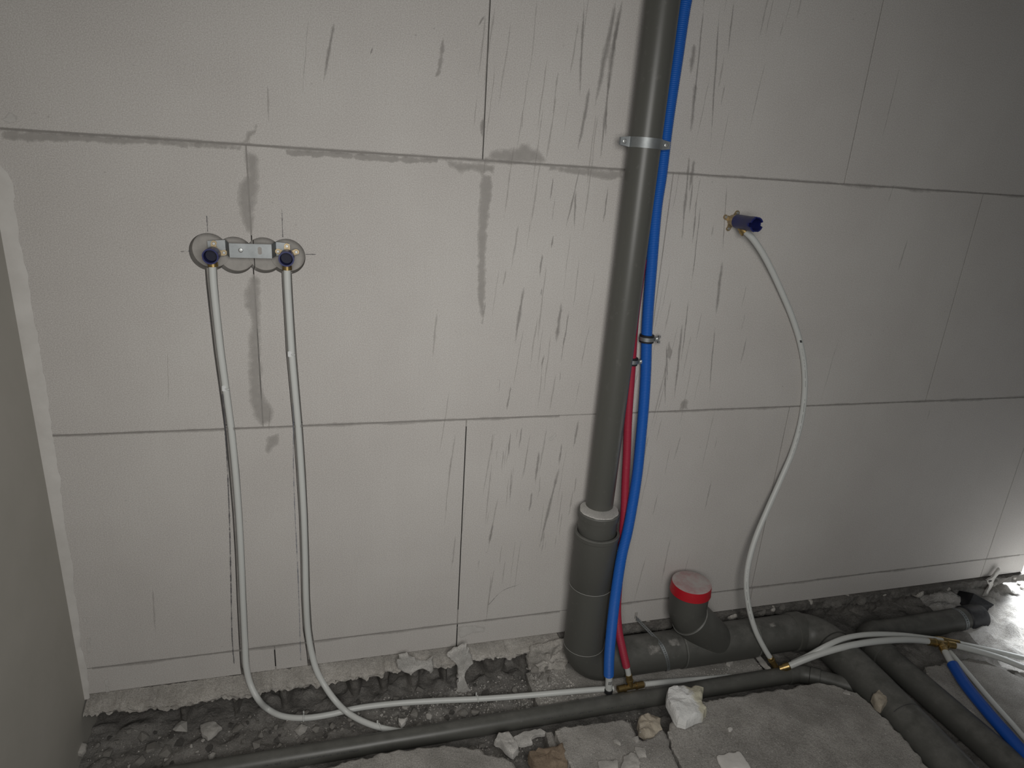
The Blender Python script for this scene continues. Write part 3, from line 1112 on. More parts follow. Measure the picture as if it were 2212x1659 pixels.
for c_, d_, r_ in (((RX, RY, 0.238), (0, 0, 1), 0.0618), ((RX, RY, 0.030), (0, 0, 1), 0.0598)):
    seam_ring(drain, c_, d_, r_)
seam_ring(drain, be[-1] - dv * 0.010, dv, 0.0606)
seam_ring(drain, (1.035, RY, HZ), (1, 0, 0), 0.0600, 0.0004)
seam_ring(drain, (1.295, RY, HZ), (1, 0, 0), 0.0602, 0.0005)
for y in (-0.27, -0.47):
    o = seam_ring(drain, (X1(y), y, -0.050), (0.05, 1, 0), 0.0562, 0.0007, -0.9, 0.9)
    o.data.materials[0] = M['print_ink']

# mortar splashes dried on the lying pipe
for x0_, x1_, a0, a1 in ((0.895, 0.955, 18, 62), (0.965, 1.025, 8, 48), (1.33, 1.37, 5, 30)):
    v, f, fd = [], [], []
    for i in range(15):
        for j in range(11):
            a = math.radians(a0 + (a1 - a0) * j / 10)
            v.append((x0_ + (x1_ - x0_) * i / 14, RY - (HR + 0.0008) * math.sin(a), HZ + (HR + 0.0008) * math.cos(a)))
            fd.append(0.55 * min(1, 3 * min(i, 14 - i) / 14, 3 * min(j, 10 - j) / 10))
    for i in range(14):
        for j in range(10):
            q = i * 11 + j
            f.append((q, q + 1, q + 12, q + 11))
    me = bpy.data.meshes.new('mortar_splash')
    me.from_pydata(v, [], f)
    fade_attr(me, fd)
    dp(link('mortar_splash', me, 'splash'))

# second drain coming from the right and turning to the front
d2 = thing('waste_drain', 'dark grey plastic drain pipe with a corner, strapped at its right end', 'pipe')
X2 = lambda y: 1.735 - 0.022 * (y + 0.4)
c2 = arc_fillet((2.1, -0.107, -0.084), (X2(-0.107) - 0.005, -0.107, -0.084), (X2(-0.6), -0.6, -0.084), 0.06, 14)
tube('corner_bend', c2, 0.0425, 'pvc_grey', d2, sides=40, raw=True)
tube('side_pipe', [c2[0], (1.95, -0.107, -0.083), (2.19, -0.106, -0.080)], 0.0400, 'pvc_grey', d2, sides=40, step=0.05)
tube('front_pipe', [c2[-1], (X2(-0.5), -0.5, -0.084), (X2(-1.25), -1.25, -0.086)], 0.0408, 'pvc_grey', d2, sides=40, step=0.05)
lathe('end_socket', (2.165, -0.106, -0.080), (1, 0, 0), [(0, 0.0405), (0.004, 0.0440), (0.07, 0.0440), (0.078, 0.041), (0.078, 0.01)], 'dark_plastic', d2, 40)
lathe('bend_socket', c2[-1] + Vector((0, 0.004, 0)), (0.02, -1, 0), [(0, 0.0425), (0.003, 0.0448), (0.045, 0.0448), (0.048, 0.0410)], 'pvc_grey', d2, 40)

# thin waste pipe along the front of the trench
WP = thing('waste_pipe', 'long thin grey waste pipe lying along the front of the trench', 'pipe')
wy, wz, wr = -0.203, -0.1045, 0.0252
w1 = arc_fillet((0.5, wy, wz), (1.405, wy - 0.002, wz + 0.004), (1.53, wy - 0.127, wz + 0.030), 0.07, 10)
tube('straight_pipe', [(XC + 0.005, wy + 0.003, wz - 0.002), (0.3, wy, wz), (0.9, wy, wz + 0.002), w1[0]], wr, 'pvc_grey_smooth', WP, sides=32, step=0.08)
tube('elbow', w1, wr + 0.0018, 'pvc_grey', WP, sides=32, raw=True)
tube('branch_pipe', [w1[-1], (1.47, wy - 0.067, wz + 0.018), (1.545, wy - 0.145, wz + 0.034)], wr, 'pvc_grey', WP, sides=32, step=0.02)
lathe('elbow_socket', w1[0] - Vector((0.018, 0, 0)), (1, 0, 0.004), [(0, wr), (0.002, wr + 0.0032), (0.034, wr + 0.0032), (0.036, wr)], 'pvc_grey', WP, 32)
lathe('elbow_socket', w1[-1], (w1[-1] - w1[-2]), [(0, wr), (0.002, wr + 0.0032), (0.030, wr + 0.0032), (0.032, wr)], 'pvc_grey', WP, 32)


def print_marks(name, pts, r, parent, ang, spans, h, seed):
    """faded lettering printed along a pipe, too worn to read"""
    rnd = random.Random(seed)
    V, Fc = [], []
    a, b = Vector(pts[0]), Vector(pts[1])
    d = (b - a).normalized()
    up = Vector((0, 0, 1))
    sd = d.cross(up).normalized()
    for s0, s1 in spans:
        s = s0
        while s < s1:
            w = rnd.uniform(0.0008, 0.0022)
            if rnd.random() < 0.85:
                h0 = ang + rnd.choice((0, 0, h * 0.4 / r))
                h1 = ang + h / r * rnd.choice((1, 1, 0.6))
                for ss, hh in ((s, h0), (s + w, h0), (s + w, h1), (s, h1)):
                    V.append(a + d * ss + (sd * math.cos(hh) + up * math.sin(hh)) * (r + 0.00025))
                n = len(V)
                Fc.append((n - 4, n - 3, n - 2, n - 1))
            s += w + rnd.uniform(0.0008, 0.0018)
    o = mesh(name, V, Fc, 'print_ink', parent)
    o['kind'] = 'stuff'
    return o


print_marks('print_line', [(0, wy, wz), (1, wy, wz + .0015)], wr, WP, 0.35, [(-0.18, -0.14), (-0.12, -0.085), (-0.075, -0.02), (-0.01, 0.05), (0.55, 0.585), (0.595, 0.64), (0.65, 0.70), (0.74, 0.77), (0.78, 0.83), (0.845, 0.86)], 0.004, 4)

# ------------------------------------------------------------------ water hoses
HR_ = 0.0082


def hose(name, label, pts, r=HR_, mat='white_pipe', cat='pipe'):
    t = thing(name, label, cat)
    tube('pipe', pts, r, mat, t, step=0.012, sides=18)
    return t


def wp(lst, y=None):
    return [at(a[0], a[1], y=(a[2] if len(a) > 2 else y)) for a in lst]


gy = 0.0055
A = wp([(x, y, gy - (0.004 if y > 1300 else 0) - (0.012 if y > 1420 else 0)) for x, y in HOSE_A]) + [at(541, 1478, y=-0.022), at(556, 1508, y=-0.045), at(578, 1531, z=-0.104), at(607, 1546, z=-0.111), at(655, 1551, z=-0.113), at(710, 1544, z=-0.112), at(770, 1530, z=-0.110), at(850, 1520, z=-0.108), at(940, 1514, z=-0.108), at(1031, 1510, z=-0.108), at(1120, 1504, z=-0.100), at(1200, 1497, z=-0.088), at(1280, 1490, z=-0.084), at(1325, 1487, z=-0.082)]
hA = hose('water_pipe', 'white water pipe from the left tap outlet along the trench to the brass tee', A)
Bp = wp([(x, y, gy - (0.004 if y > 1250 else 0) - (0.006 if y > 1390 else 0)) for x, y in HOSE_B]) + [at(684, 1448, y=-0.022), at(702, 1482, y=-0.042), at(724, 1513, y=-0.075), at(748, 1537, z=-0.098), at(775, 1554, z=-0.106), at(812, 1569, z=-0.112), at(845, 1577, z=-0.114), at(885, 1582, z=-0.117), at(930, 1586, z=-0.118)]
hB = hose('water_pipe', 'white water pipe from the right outlet of the pair, crossing the other pipe', Bp)
Cp = wp([(1606, 497, -0.050), (1622, 511, -0.048), (1645, 543, -0.040), (1668, 586, -0.030), (1690, 634, -0.022), (1710, 682, -0.016), (1727, 735, -0.012), (1737, 790, -0.010), (1738, 850, -0.010), (1729, 915, -0.012), (1712, 975, -0.020), (1688, 1032, -0.032), (1657, 1102, -0.052), (1631, 1165, -0.072), (1616, 1220, -0.092), (1612, 1262, -0.108), (1617, 1310, -0.126), (1632, 1362, -0.148), (1652, 1402, -0.165), (1664, 1421, -0.172)])
hC = hose('water_pipe', 'white water pipe hanging in a wide curve from the lone tap outlet', Cp)
# the pipe between the two brass tees, running behind the waste pipe
hE = hose('water_pipe', 'short white water pipe running from the brass tee behind the grey waste pipe', [at(1392, 1478, z=-0.084), at(1440, 1473, z=-0.090), at(1500, 1468, z=-0.098), at(1560, 1463, z=-0.105), at(1640, 1452, z=-0.108)])
Dp = [at(1706, 1438, z=-0.064), at(1730, 1428, z=-0.045), at(1770, 1413, z=-0.018), at(1830, 1396, z=0.010), at(1890, 1386, z=0.014), at(1950, 1382, z=0.002), at(1985, 1383, z=-0.012), at(2004, 1385, z=-0.02)]
hD = hose('water_pipe', 'thick white water pipe arching over the drains between brass fittings', Dp, 0.0100)
D2 = [at(1712, 1432, z=-0.070), at(1745, 1417, z=-0.036), at(1785, 1395, z=0.004), at(1820, 1380, z=0.019), at(1860, 1372, z=0.020), at(1900, 1370, z=0.010), at(1950, 1372, z=-0.008), at(2000, 1378, z=-0.026), at(2035, 1383, z=-0.036)]
hD2 = hose('water_pipe', 'thinner white water pipe arching just behind the thick one', D2, 0.0082)
r1 = hose('water_pipe', 'white water pipe leaving the right brass tee towards the right edge', [at(2062, 1394, z=-0.034), at(2110, 1406, z=-0.042), at(2160, 1421, z=-0.048), at(2235, 1449, z=-0.052), (2.35, -0.52, -0.05), (2.55, -0.85, -0.05), (2.6, -1.15, -0.05)], 0.0098)
r2 = hose('water_pipe', 'dusty white water pipe at the far right, above the other one', [at(2068, 1389, z=-0.048), at(2110, 1398, z=-0.052), at(2160, 1409, z=-0.055), at(2240, 1428, z=-0.054), (2.42, -0.5, -0.048), (2.62, -0.82, -0.045), (2.68, -1.15, -0.045)], 0.0082)
r3 = hose('water_pipe', 'thin grey-white pipe running beside the blue conduit on the right slab', [at(2052, 1408, z=-0.050), at(2085, 1447, z=-0.054), at(2130, 1500, z=-0.055), at(2180, 1556, z=-0.055), at(2250, 1632, z=-0.055), (1.83, -1.1, -0.056)], 0.0075)

# printing on the hanging hose
V, Fc = [], []
ph = catmull(Cp, 0.004)
frm = frames(ph)
for i in range(40, len(ph) - 40):
    px = 0
    t, n, b = frm[i]
    if i % 9 in (0, 1) or (random.random() < 0.12):
        continue
    if noise.noise((i * 0.045, 0, 0)) < -0.12:
        continue
    c = ph[i] + Vector((-0.45, -0.89, 0)).normalized() * (HR_ + 0.0002)
    w = Vector((0.0006, 0, 0))
    V += [c - w, c + w, c + w + t * 0.0032, c - w + t * 0.0032]
    q = len(V)
    Fc.append((q - 4, q - 3, q - 2, q - 1))
o = mesh('print_line', V, Fc, 'print_ink', hC)
o['kind'] = 'stuff'
k = min(range(len(ph)), key=lambda i: abs(ph[i].z - at(1729, 735, y=-0.012).z))
V, Fc = [], []
for j in range(-1, 2):
    for a in range(5):
        an = math.radians(-150 + a * 18)
        V.append(ph[k + j * 1] + Vector((math.cos(an), math.sin(an), 0)) * (HR_ + 0.0004))
for j in range(2):
    for a in range(4):
        Fc.append((j * 5 + a, j * 5 + a + 1, (j + 1) * 5 + a + 1, (j + 1) * 5 + a))
mesh('printed_mark', V, Fc, 'print_ink', hC)

# ------------------------------------------------------------------ conduits with inner pipes
blue = thing('blue_conduit', 'tall blue corrugated conduit beside the grey riser, white pipe end below', 'conduit')
BP = wp([(1496, -60, -0.020), (1481, 2, -0.020), (1461, 135, -0.020), (1441, 271, -0.020), (1428, 380, -0.020), (1418, 447, -0.020), (1407, 580, -0.021), (1398, 700, -0.022), (1396, 760, -0.022), (1395, 800, -0.024), (1391, 870, -0.034), (1384, 950, -0.050), (1377, 1020, -0.070), (1368, 1080, -0.092), (1355, 1150, -0.120), (1343, 1200, -0.140), (1329, 1290, -0.162), (1320, 1370, -0.172), (1316, 1420, -0.174), (1315, 1458, -0.174)])
corrug('corrugated_sleeve', BP, 0.0150, 'blue_plastic', blue)
tube('inner_pipe', wp([(1316, 1440, -0.174), (1315.5, 1465, -0.174), (1315, 1489, -0.173)]), 0.0105, 'white_pipe', blue, sides=20)
pe = at(1315, 1488, y=-0.173)
lathe('black_cap', pe + Vector((0, 0, -0.014)), (0, 0, 1), [(0, 0.010), (0.003, 0.0125), (0.012, 0.0125), (0.014, 0.0112), (0.0141, 0.009)], 'black_rubber', blue, 24)
V, Fc = [], []
pa = at(1319, 1462, y=-0.185)
for i in range(9):
    an = math.radians(-120 + (i % 3) * 22)
    c = Vector((at(1315.4, 1470, y=-0.174).x, -0.174, at(1315, 1474, y=-0.174).z + 0.004 * (i // 3)))
    for da, dz in ((0, 0), (0.28, 0), (0.28, 0.003), (0, 0.003)):
        V.append(c + Vector((math.cos(an + da), math.sin(an + da), 0)) * 0.0108 + Vector((0, 0, dz)))
    q = len(V)
    Fc.append((q - 4, q - 3, q - 2, q - 1))
mesh('printed_mark', V, Fc, 'print_ink', blue)

redc = thing('red_conduit', 'red corrugated conduit rising behind the grey riser, white pipe end below', 'conduit')
RP = wp([(1388, 560, -0.0125), (1377, 640, -0.0125), (1370, 700, -0.0128), (1365, 780, -0.0135), (1361, 840, -0.016), (1357, 900, -0.022), (1354, 980, -0.038), (1351, 1040, -0.056), (1349, 1100, -0.078), (1344, 1170, -0.105), (1337, 1250, -0.128), (1333, 1310, -0.145), (1336, 1360, -0.155), (1344, 1400, -0.160), (1353, 1439, -0.163)])
corrug('corrugated_sleeve', RP, 0.0116, 'red_plastic', redc, 0.0034, 0.0011)
tube('inner_pipe', wp([(1351, 1430, -0.163), (1356, 1448, -0.163), (1358, 1459, -0.163)]), 0.0082, 'white_pipe', redc, sides=20)

blue2 = thing('blue_conduit', 'smooth blue conduit lying across the right slab towards the lower right corner', 'conduit')
tube('inner_pipe', [at(2041, 1406, z=-0.030), at(2052, 1426, z=-0.034), at(2066, 1448, z=-0.036)], 0.0105, 'white_pipe', blue2, sides=20)
tube('sleeve', [at(2058, 1436, z=-0.036), at(2085, 1478, z=-0.040), at(2125, 1528, z=-0.044), at(2170, 1580, z=-0.046), at(2215, 1630, z=-0.047), at(2270, 1688, z=-0.047), (1.66, -1.1, -0.047)], 0.0165, 'blue_plastic_smooth', blue2, sides=24)


# ------------------------------------------------------------------ brass fittings
def tee_fit(label, a, b, stem_end, r):
    t = thing('brass_tee', label, 'fitting')
    a, b, s = Vector(a), Vector(b), Vector(stem_end)
    m = (a + b) / 2
    d = (b - a)
    L = d.length
    lathe('body', a, d, [(0, r * 0.8), (0.001, r), (L * .24, r), (L * .25, r * 1.12), (L * .3, r * 1.12), (L * .31, r * .85), (L * .69, r * .85), (L * .7, r * 1.12), (L * .75, r * 1.12), (L * .76, r), (L - .001, r), (L, r * .8)], 'brass', t, 24)
    e = (s - m)
    Ls = e.length
    lathe('stem', m, e, [(0, r * .85), (Ls * .45, r * .85), (Ls * .47, r * 1.12), (Ls * .58, r * 1.12), (Ls * .6, r), (Ls, r), (Ls, r * .7)], 'brass', t, 24)
    return t


tee_fit('brass tee below the red conduit, joining pipes in the trench', at(1334, 1489, z=-0.083), at(1390, 1478, z=-0.083), at(1358, 1457, y=-0.163), 0.0098)
tee_fit('brass tee at the top end of the right blue conduit', at(2004, 1386, z=-0.022), at(2062, 1394, z=-0.034), at(2041, 1408, z=-0.030), 0.0118)
t = thing('brass_coupling', 'brass coupling behind the right tee, at the end of the thinner pipe', 'fitting')
pa, pb = at(2022, 1380, z=-0.034), at(2070, 1389, z=-0.047)
lathe('body', pa, pb - pa, [(0, .008), (.001, .0096), (.018, .0096), (.019, .011), (.028, .011), (.029, .0096), ((pb - pa).length, .0096), ((pb - pa).length + .0005, .007)], 'brass', t, 24)
el = thing('brass_elbow', 'brass elbow at the foot of the hanging white pipe', 'fitting')
p0, p1 = at(1663, 1419, y=-0.1716), at(1673, 1438, y=-0.178)
lathe('ferrule', p0, p1 - p0, [(0, .0088), (.001, .0098), (.010, .0098), (.0105, .0108), (.015, .0108), (.0155, .0095), ((p1 - p0).length, .0095)], 'brass', el, 24)
tube('body', [p1 - Vector((0, 0, -.004)), p1 + Vector((.006, -.002, -.010)), at(1690, 1445, z=-0.082)], 0.0085, 'brass', el, sides=18)
p2, p3 = at(1684, 1445, z=-0.080), at(1706, 1438, z=-0.064)
cp = thing('brass_coupling', 'brass coupling at the low end of the thick arching pipe', 'fitting')
lathe('body', p2, p3 - p2, [(0, .008), (.001, .0100), (.012, .0100), (.0125, .0118), ((p3 - p2).length - .002, .0118), ((p3 - p2).length, .0100)], 'brass', cp, 24)


# ------------------------------------------------------------------ wall plate with two tap outlets in the drilled recess
def screw(name, c, r, parent, mat='zinc_bright'):
    v, f = lathe_geo(c, (0, -1, 0), [(-0.004, r * .5), (0, r), (0.0008, r), (0.0016, r * .8), (0.0016, r * .45), (0.0009, r * .35)], 16)
    return mesh(name, v, f, mat, parent, 40)


def ears_geo(cx, cz, y, R, angs, r_ear=0.0062, th=0.003, hub=0.014):
    """cast flange with screw ears"""
    pts = []
    N = 96
    for k in range(N):
        a = 2 * math.pi * k / N
        rr = hub
        for e in angs:
            e = math.radians(e)
            da = (a - e + math.pi) % (2 * math.pi) - math.pi
            if abs(da) < 0.9:
                # radius along direction a to a capsule from the centre to the ear
                if math.sin(abs(da)) > 1e-6:
                    side = r_ear * (1.0) / math.sin(abs(da))
                else:
                    side = 9
                disc = r_ear ** 2 - (R * math.sin(da)) ** 2
                tip = R * math.cos(da) + math.sqrt(disc) if disc > 0 else 0
                rr = max(rr, min(side, tip) if tip > 0 else min(side, R * 0.98))if tip > 0 else max(rr, side if side < R * 0.95 else rr)
        pts.append((cx + rr * math.cos(a), cz + rr * math.sin(a)))
    V = [Vector((x, y, z)) for x, z in pts] + [Vector((x, y - th, z)) for x, z in pts]
    Fc = [tuple(range(N)), tuple(range(2 * N - 1, N - 1, -1))]
    for k in range(N):
        k2 = (k + 1) % N
        Fc.append((k, k2, N + k2, N + k))
    return V, Fc


def sleeve_geo(cx, cz, y0, L, r, notch):
    """plug sleeve: hollow tube pointing out of the wall, rim cut with notches"""
    N = 48
    V, Fc = [], []
    rings = [(0, r * .94, 0), (0.001, r, 0), (L * .72, r, 0), (L * .74, r * 1.05, 0), (L, r * 1.05, 1), (L, r * .86, 1), (L * .35, r * .80, 0), (L * .34, 0.0005, 0)]
    for t, rr, fl in rings:
        for k in range(N):
            a = 2 * math.pi * k / N
            tt = t
            if fl and notch:
                tt = t - (notch if (k % 12) in (0, 1, 2, 11) else 0)
            h = rr
            if not notch and fl == 0 and 0.001 < t < L * 0.73 and False:
                h = rr
            V.append(Vector((cx + h * math.cos(a), y0 - tt, cz + h * math.sin(a))))
    for i in range(len(rings) - 1):
        for k in range(N):
            k2 = (k + 1) % N
            Fc.append((i * N + k, i * N + k2, (i + 1) * N + k2, (i + 1) * N + k))
    Fc.append(tuple(range(N))[::-1])
    Fc.append(tuple((len(rings) - 1) * N + k for k in range(N)))
    return V, Fc


wpn = thing('mounting_plate', 'zinc mounting plate screwed into the drilled recess between the two outlets', 'bracket')
bz = 1.1435
prof = [(-0.250, 0.020), (-0.214, 0.020), (-0.2045, 0.003), (-0.1165, 0.003), (-0.108, 0.020), (-0.078, 0.020)]
hw = [0.012, 0.0155, 0.0155, 0.0155, 0.0155, 0.012]
V, Fc = [], []
for (x, y), h in zip(prof, hw):
    zc = bz + (0.005 if x < -0.21 else (0.004 if x > -0.11 else 0.0))
    V += [Vector((x, y, zc - h)), Vector((x, y, zc + h)), Vector((x, y + .002, zc + h)), Vector((x, y + .002, zc - h))]
for i in range(len(prof) - 1):
    for k in range(4):
        k2 = (k + 1) % 4
        Fc.append((i * 4 + k, i * 4 + 4 + k, i * 4 + 4 + k2, i * 4 + k2))
Fc += [(0, 1, 2, 3), (23, 22, 21, 20)]
mesh('bracket', V, Fc, 'zinc', wpn)
screw('screw', (-0.181, 0.0028, bz + 0.001), 0.0050, wpn)
slot = [(-0.1415 + 0.0042 * math.cos(a), bz + 0.001 + (0.0042 if math.sin(a) > 0 else -0.0042) + 0.0042 * math.sin(a)) for a in [2 * math.pi * k / 24 for k in range(24)]]
mesh('slot', [(x, 0.0026, z) for x, z in slot] + [(x, 0.0034, z) for x, z in slot], [tuple(range(24))[::-1]] + [(k, (k + 1) % 24, 24 + (k + 1) % 24, 24 + k) for k in range(24)], 'joint_mortar', wpn)


def outlet(label, cx, cz, angs, r, L, y0, cat='tap outlet'):
    t = thing('tap_outlet', label, cat)
    V, Fc = ears_geo(cx, cz, y0 - 0.0005, 0.0215, angs)
    mesh('flange', V, Fc, 'brass_cast', t)
    lathe('hub', (cx, y0 - 0.003, cz), (0, -1, 0), [(0, .0135), (.014, .0135), (.016, .012)], 'brass_cast', t, 32)
    for a in angs:
        screw('screw', (cx + .0215 * math.cos(math.radians(a)), y0 - .0042, cz + .0215 * math.sin(math.radians(a))), 0.0034, t)
    return t


oa = outlet('left brass tap outlet with a blue plug on the mounting plate', -0.2385, 1.1345, (85, 5, 205), 0.016, 0.05, 0.0195)
mesh('plug', *sleeve_geo(-0.2385, 1.1345, 0.006, 0.040, 0.0158, 0), 'navy_plastic', oa, 40)
lathe('plug_hollow_shade', (-0.2385, -0.002, 1.1345), (0, -1, 0), [(0, .0132), (.012, .0132), (.013, .012)], 'navy_shade', oa, 32)  # dark disc in each plug mouth, standing in for the shaded hollow
pA = at(459, 572, y=gy)
lathe('ferrule', (pA.x, gy + .001, 1.126), (pA - Vector((pA.x, gy, 1.126))) + Vector((0.001, 0, -0.004)), [(0, .0085), (.0, .0095), (.010, .0095), (.0105, .0108), (.019, .0108), (.0195, .009)], 'brass', oa, 24)
ob = outlet('right brass tap outlet of the pair, with a blue plug', -0.0845, 1.133, (90, 25, 155), 0.016, 0.05, 0.0195)
mesh('plug', *sleeve_geo(-0.0845, 1.133, 0.006, 0.040, 0.0158, 0), 'navy_plastic', ob, 40)
lathe('plug_hollow_shade', (-0.0845, -0.002, 1.133), (0, -1, 0), [(0, .0132), (.012, .0132), (.013, .012)], 'navy_shade', ob, 32)
pB = at(620, 575, y=gy)
lathe('ferrule', (pB.x, gy + .001, 1.122), (0, 0, -1), [(0, .0085), (.0, .0095), (.010, .0095), (.0105, .0105), (.019, .0105), (.0195, .009)], 'brass', ob, 24)

oc = thing('tap_outlet', 'lone brass tap outlet with a long notched blue sleeve on the right wall', 'tap outlet')
tx, tz = 1.030, 1.257
mesh('flange', *ears_geo(tx, tz, -0.0005, 0.0225, (60, 160, 250), 0.0065), 'brass_cast', oc)
lathe('hub', (tx, -0.003, tz), (0, -1, 0), [(0, .0145), (.012, .0145), (.014, .0165), (.030, .0165), (.0305, .014)], 'brass_cast', oc, 32)
for a in (60, 160, 250):
    screw('screw', (tx + .0225 * math.cos(math.radians(a)), -.0042, tz + .0225 * math.sin(math.radians(a))), 0.0036, oc)
mesh('blue_sleeve', *sleeve_geo(tx, tz, -0.026, 0.084, 0.0178, 0.010), 'navy_plastic', oc, 40)
pc0 = Vector((tx + 0.002, -0.042, tz - 0.012))
pc1 = at(1608, 499, y=-0.050)
lathe('ferrule', pc0, pc1 - pc0, [(0, .0105), (.008, .0105), (.0085, .0128), (.020, .0128), ((pc1 - pc0).length, .010)], 'brass', oc, 24)

# ------------------------------------------------------------------ clamps, clips and straps
cl = thing('pipe_clamp', 'zinc two-screw clamp holding the tall grey riser', 'clamp')
cz = at(1393, 308, y=-0.095).z
cxr = 0.723 + (cz - 0.6) * 0.0065
for nm, sg in (('front_band', -1), ('back_band', 1)):
    V, Fc = [], []
    ro, ri = 0.0408, 0.0388
    prof = [(-0.066, 0.0), (-0.0435, 0.0)]
    arc = [(-ro * math.cos(math.radians(a)), ro * math.sin(math.radians(a))) for a in range(6, 175, 8)]
    prof = [(-0.064, 0.004), (-0.0425, 0.004)] + arc + [(0.0425, 0.004), (0.064, 0.004)]
    n = len(prof)
    h = 0.0115
    for i, (x, d) in enumerate(prof):
        hh = h * (0.72 if i in (0, n - 1) else 1)
        k = 0.0016
        x2, d2 = (x, d - k) if i < 2 or i > n - 3 else (x * ri / ro, d * ri / ro)
        tilt = x * -0.02
        for xx, dd, zz in ((x, d, -hh), (x, d, hh), (x2, d2, hh), (x2, d2, -hh)):
            V.append(Vector((cxr + xx, -0.0555 + sg * dd, cz + zz + tilt)))
    for i in range(n - 1):
        for k in range(4):
            k2 = (k + 1) % 4
            Fc.append((i * 4 + k, i * 4 + 4 + k, i * 4 + 4 + k2, i * 4 + k2))
    Fc += [(0, 1, 2, 3), (4 * n - 1, 4 * n - 2, 4 * n - 3, 4 * n - 4)]
    mesh(nm, V, Fc, 'zinc', cl, 40)
for s in (-1, 1):
    screw('screw', (cxr + s * 0.0535, -0.0600, cz - s * 0.001), 0.0052, cl)
lathe('wall_stud', (cxr, -0.016, cz), (0, 1, 0), [(0, .004), (.03, .004)], 'zinc', cl, 16)


def rubber_clamp(label, c, d, r, ear):
    t = thing('rubber_clamp', label, 'clamp')
    c, d = Vector(c), Vector(d).normalized()
    h = 0.0105
    lathe('rubber_lining', c - d * h, d, [(0, r), (0.0005, r + .0042), (2 * h - .0005, r + .0042), (2 * h, r)], 'black_rubber', t, 32)
    lathe('band', c - d * 0.0052, d, [(0, r + .003), (0.0002, r + .0054), (.0102, r + .0054), (.0104, r + .003)], 'zinc', t, 32)
    sdv = Vector((1, -0.25, 0)).normalized()
    q = c + sdv * (r + 0.011)
    R = Matrix.Rotation(0, 3, 'Z')
    mesh('ear', *box_geo(q, 0.013, 0.010, 0.0105), 'zinc', t)
    lathe('screw', q + Vector((0.001, -0.004, 0.001)), (0, -1, 0), [(0, .0048), (.003, .0048), (.004, .003)], 'zinc_bright', t, 16)
    for dz in (-0.0075, 0.0075):
        mesh('ear_tip', *box_geo(q + Vector((0.006, -0.003, dz)), 0.0055, 0.008, 0.0055), 'zinc_bright', t)
    lathe('wall_stud', c + Vector((0, r + .003, 0)), (0, 1, 0), [(0, .003), (.02, .003)], 'zinc', t, 12)
    return t


rubber_clamp('black-lined steel clamp around the blue conduit', at(1397, 731, y=-0.022), (0, 0, 1), 0.0150, 0)
rubber_clamp('black-lined steel clamp around the red conduit', at(1365, 780, y=-0.0135), (0.03, 0, 1), 0.0116, 0)


def clip(label, px, py, y, w=0.008, h=0.014):
    t = thing('pipe_clip', label, 'clip')
    c = at(px, py, y=y)
    bm = bmesh.new()
    bv, bf = box_geo((0, 0, 0), w, 0.011, h)
    vs = [bm.verts.new(p) for p in bv]
    for q in bf:
        bm.faces.new([vs[i] for i in q])
    bmesh.ops.bevel(bm, geom=list(bm.edges), offset=0.0012, segments=2, affect='EDGES')
    me = bpy.data.meshes.new('tab')
    bm.to_mesh(me)
    bm.free()
    o = link('tab', me, 'white_clip', t)
    o.location = c
    mesh('hook', *tube_geo([c + Vector((0.002 + 0.0105 - 0.0105 * math.cos(a), -0.001 - 0.0098 * math.sin(a), 0)) for a in [math.pi * k / 12 for k in range(7)]], 0.0012, 8), 'white_clip', t, 60)
    return t


clip('small white clip on the left chased pipe', 484, 838, 0.001)
clip('small white clip on the right chased pipe', 626, 764, 0.001)


def nail_hook(label, px, py, z, lean):
    t = thing('nail_clip', label, 'clip')
    c = at(px, py, z=z)
    R = 0.0096
    pts = [c + Vector((lean * 0.010 * s, 0, 0)) + Vector((0, R * math.cos(a), R * math.sin(a))) for s, a in [((k - 8) / 8, math.radians(-25 + 215 * k / 16)) for k in range(17)]]
    mesh('hook', *tube_geo(pts, 0.0022, 8), 'white_pipe', t, 60)
    mesh('pin', *tube_geo([pts[0] + Vector((0, 0.0015, 0.017)), pts[0] + Vector((0, 0.001, 0)), pts[0] + Vector((0, 0, -0.014))], 0.0024, 8), 'white_pipe', t, 60)
    return t


nail_hook('white nail clip where the left pipe turns along the trench', 656, 1551, -0.113, 0)
nail_hook('white nail clip on the pipe just before it dives behind the waste pipe', 820, 1571, -0.1125, 0.5)
nail_hook('white nail clip halfway along the trench pipe', 1031, 1510, -0.108, 0.1)


def perforated(name, label, path, side, w, pitch=0.0068, hole=0.0018, cat='strap', mat='zinc'):
    """perforated steel band: every unit is a frame around its own hole"""
    t = thing(name, label, cat)
    P = catmull(path, pitch) if len(path) > 2 else [Vector(path[0]).lerp(Vector(path[1]), i / int((Vector(path[1]) - Vector(path[0])).length / pitch)) for i in range(int((Vector(path[1]) - Vector(path[0])).length / pitch) + 1)]
    side = Vector(side).normalized()
    V, Fc = [], []
    for a, b in zip(P, P[1:]):
        m = (a + b) / 2
        n = len(V)
        V += [a - side * w, a + side * w, b + side * w, b - side * w]
        for k in range(8):
            an = math.pi / 4 * k + math.pi / 8
            V.append(m + side * (hole * math.cos(an)) * 1.1 + (b - a).normalized() * (hole * math.sin(an)) * 1.1)
        I = [n + 4 + k for k in range(8)]
        A_, B_, C_, D_ = n, n + 1, n + 2, n + 3
        Fc += [(B_, I[7], I[0], C_), (C_, I[0], I[1]), (C_, I[1], I[2], D_), (D_, I[2], I[3]), (D_, I[3], I[4], A_), (A_, I[4], I[5]), (A_, I[5], I[6], B_), (B_, I[6], I[7])]
    o = mesh('band', V, Fc, mat, t)
    sd = o.modifiers.new('s', 'SOLIDIFY')
    sd.thickness = 0.0009
    sd.offset = 0
    return t, P


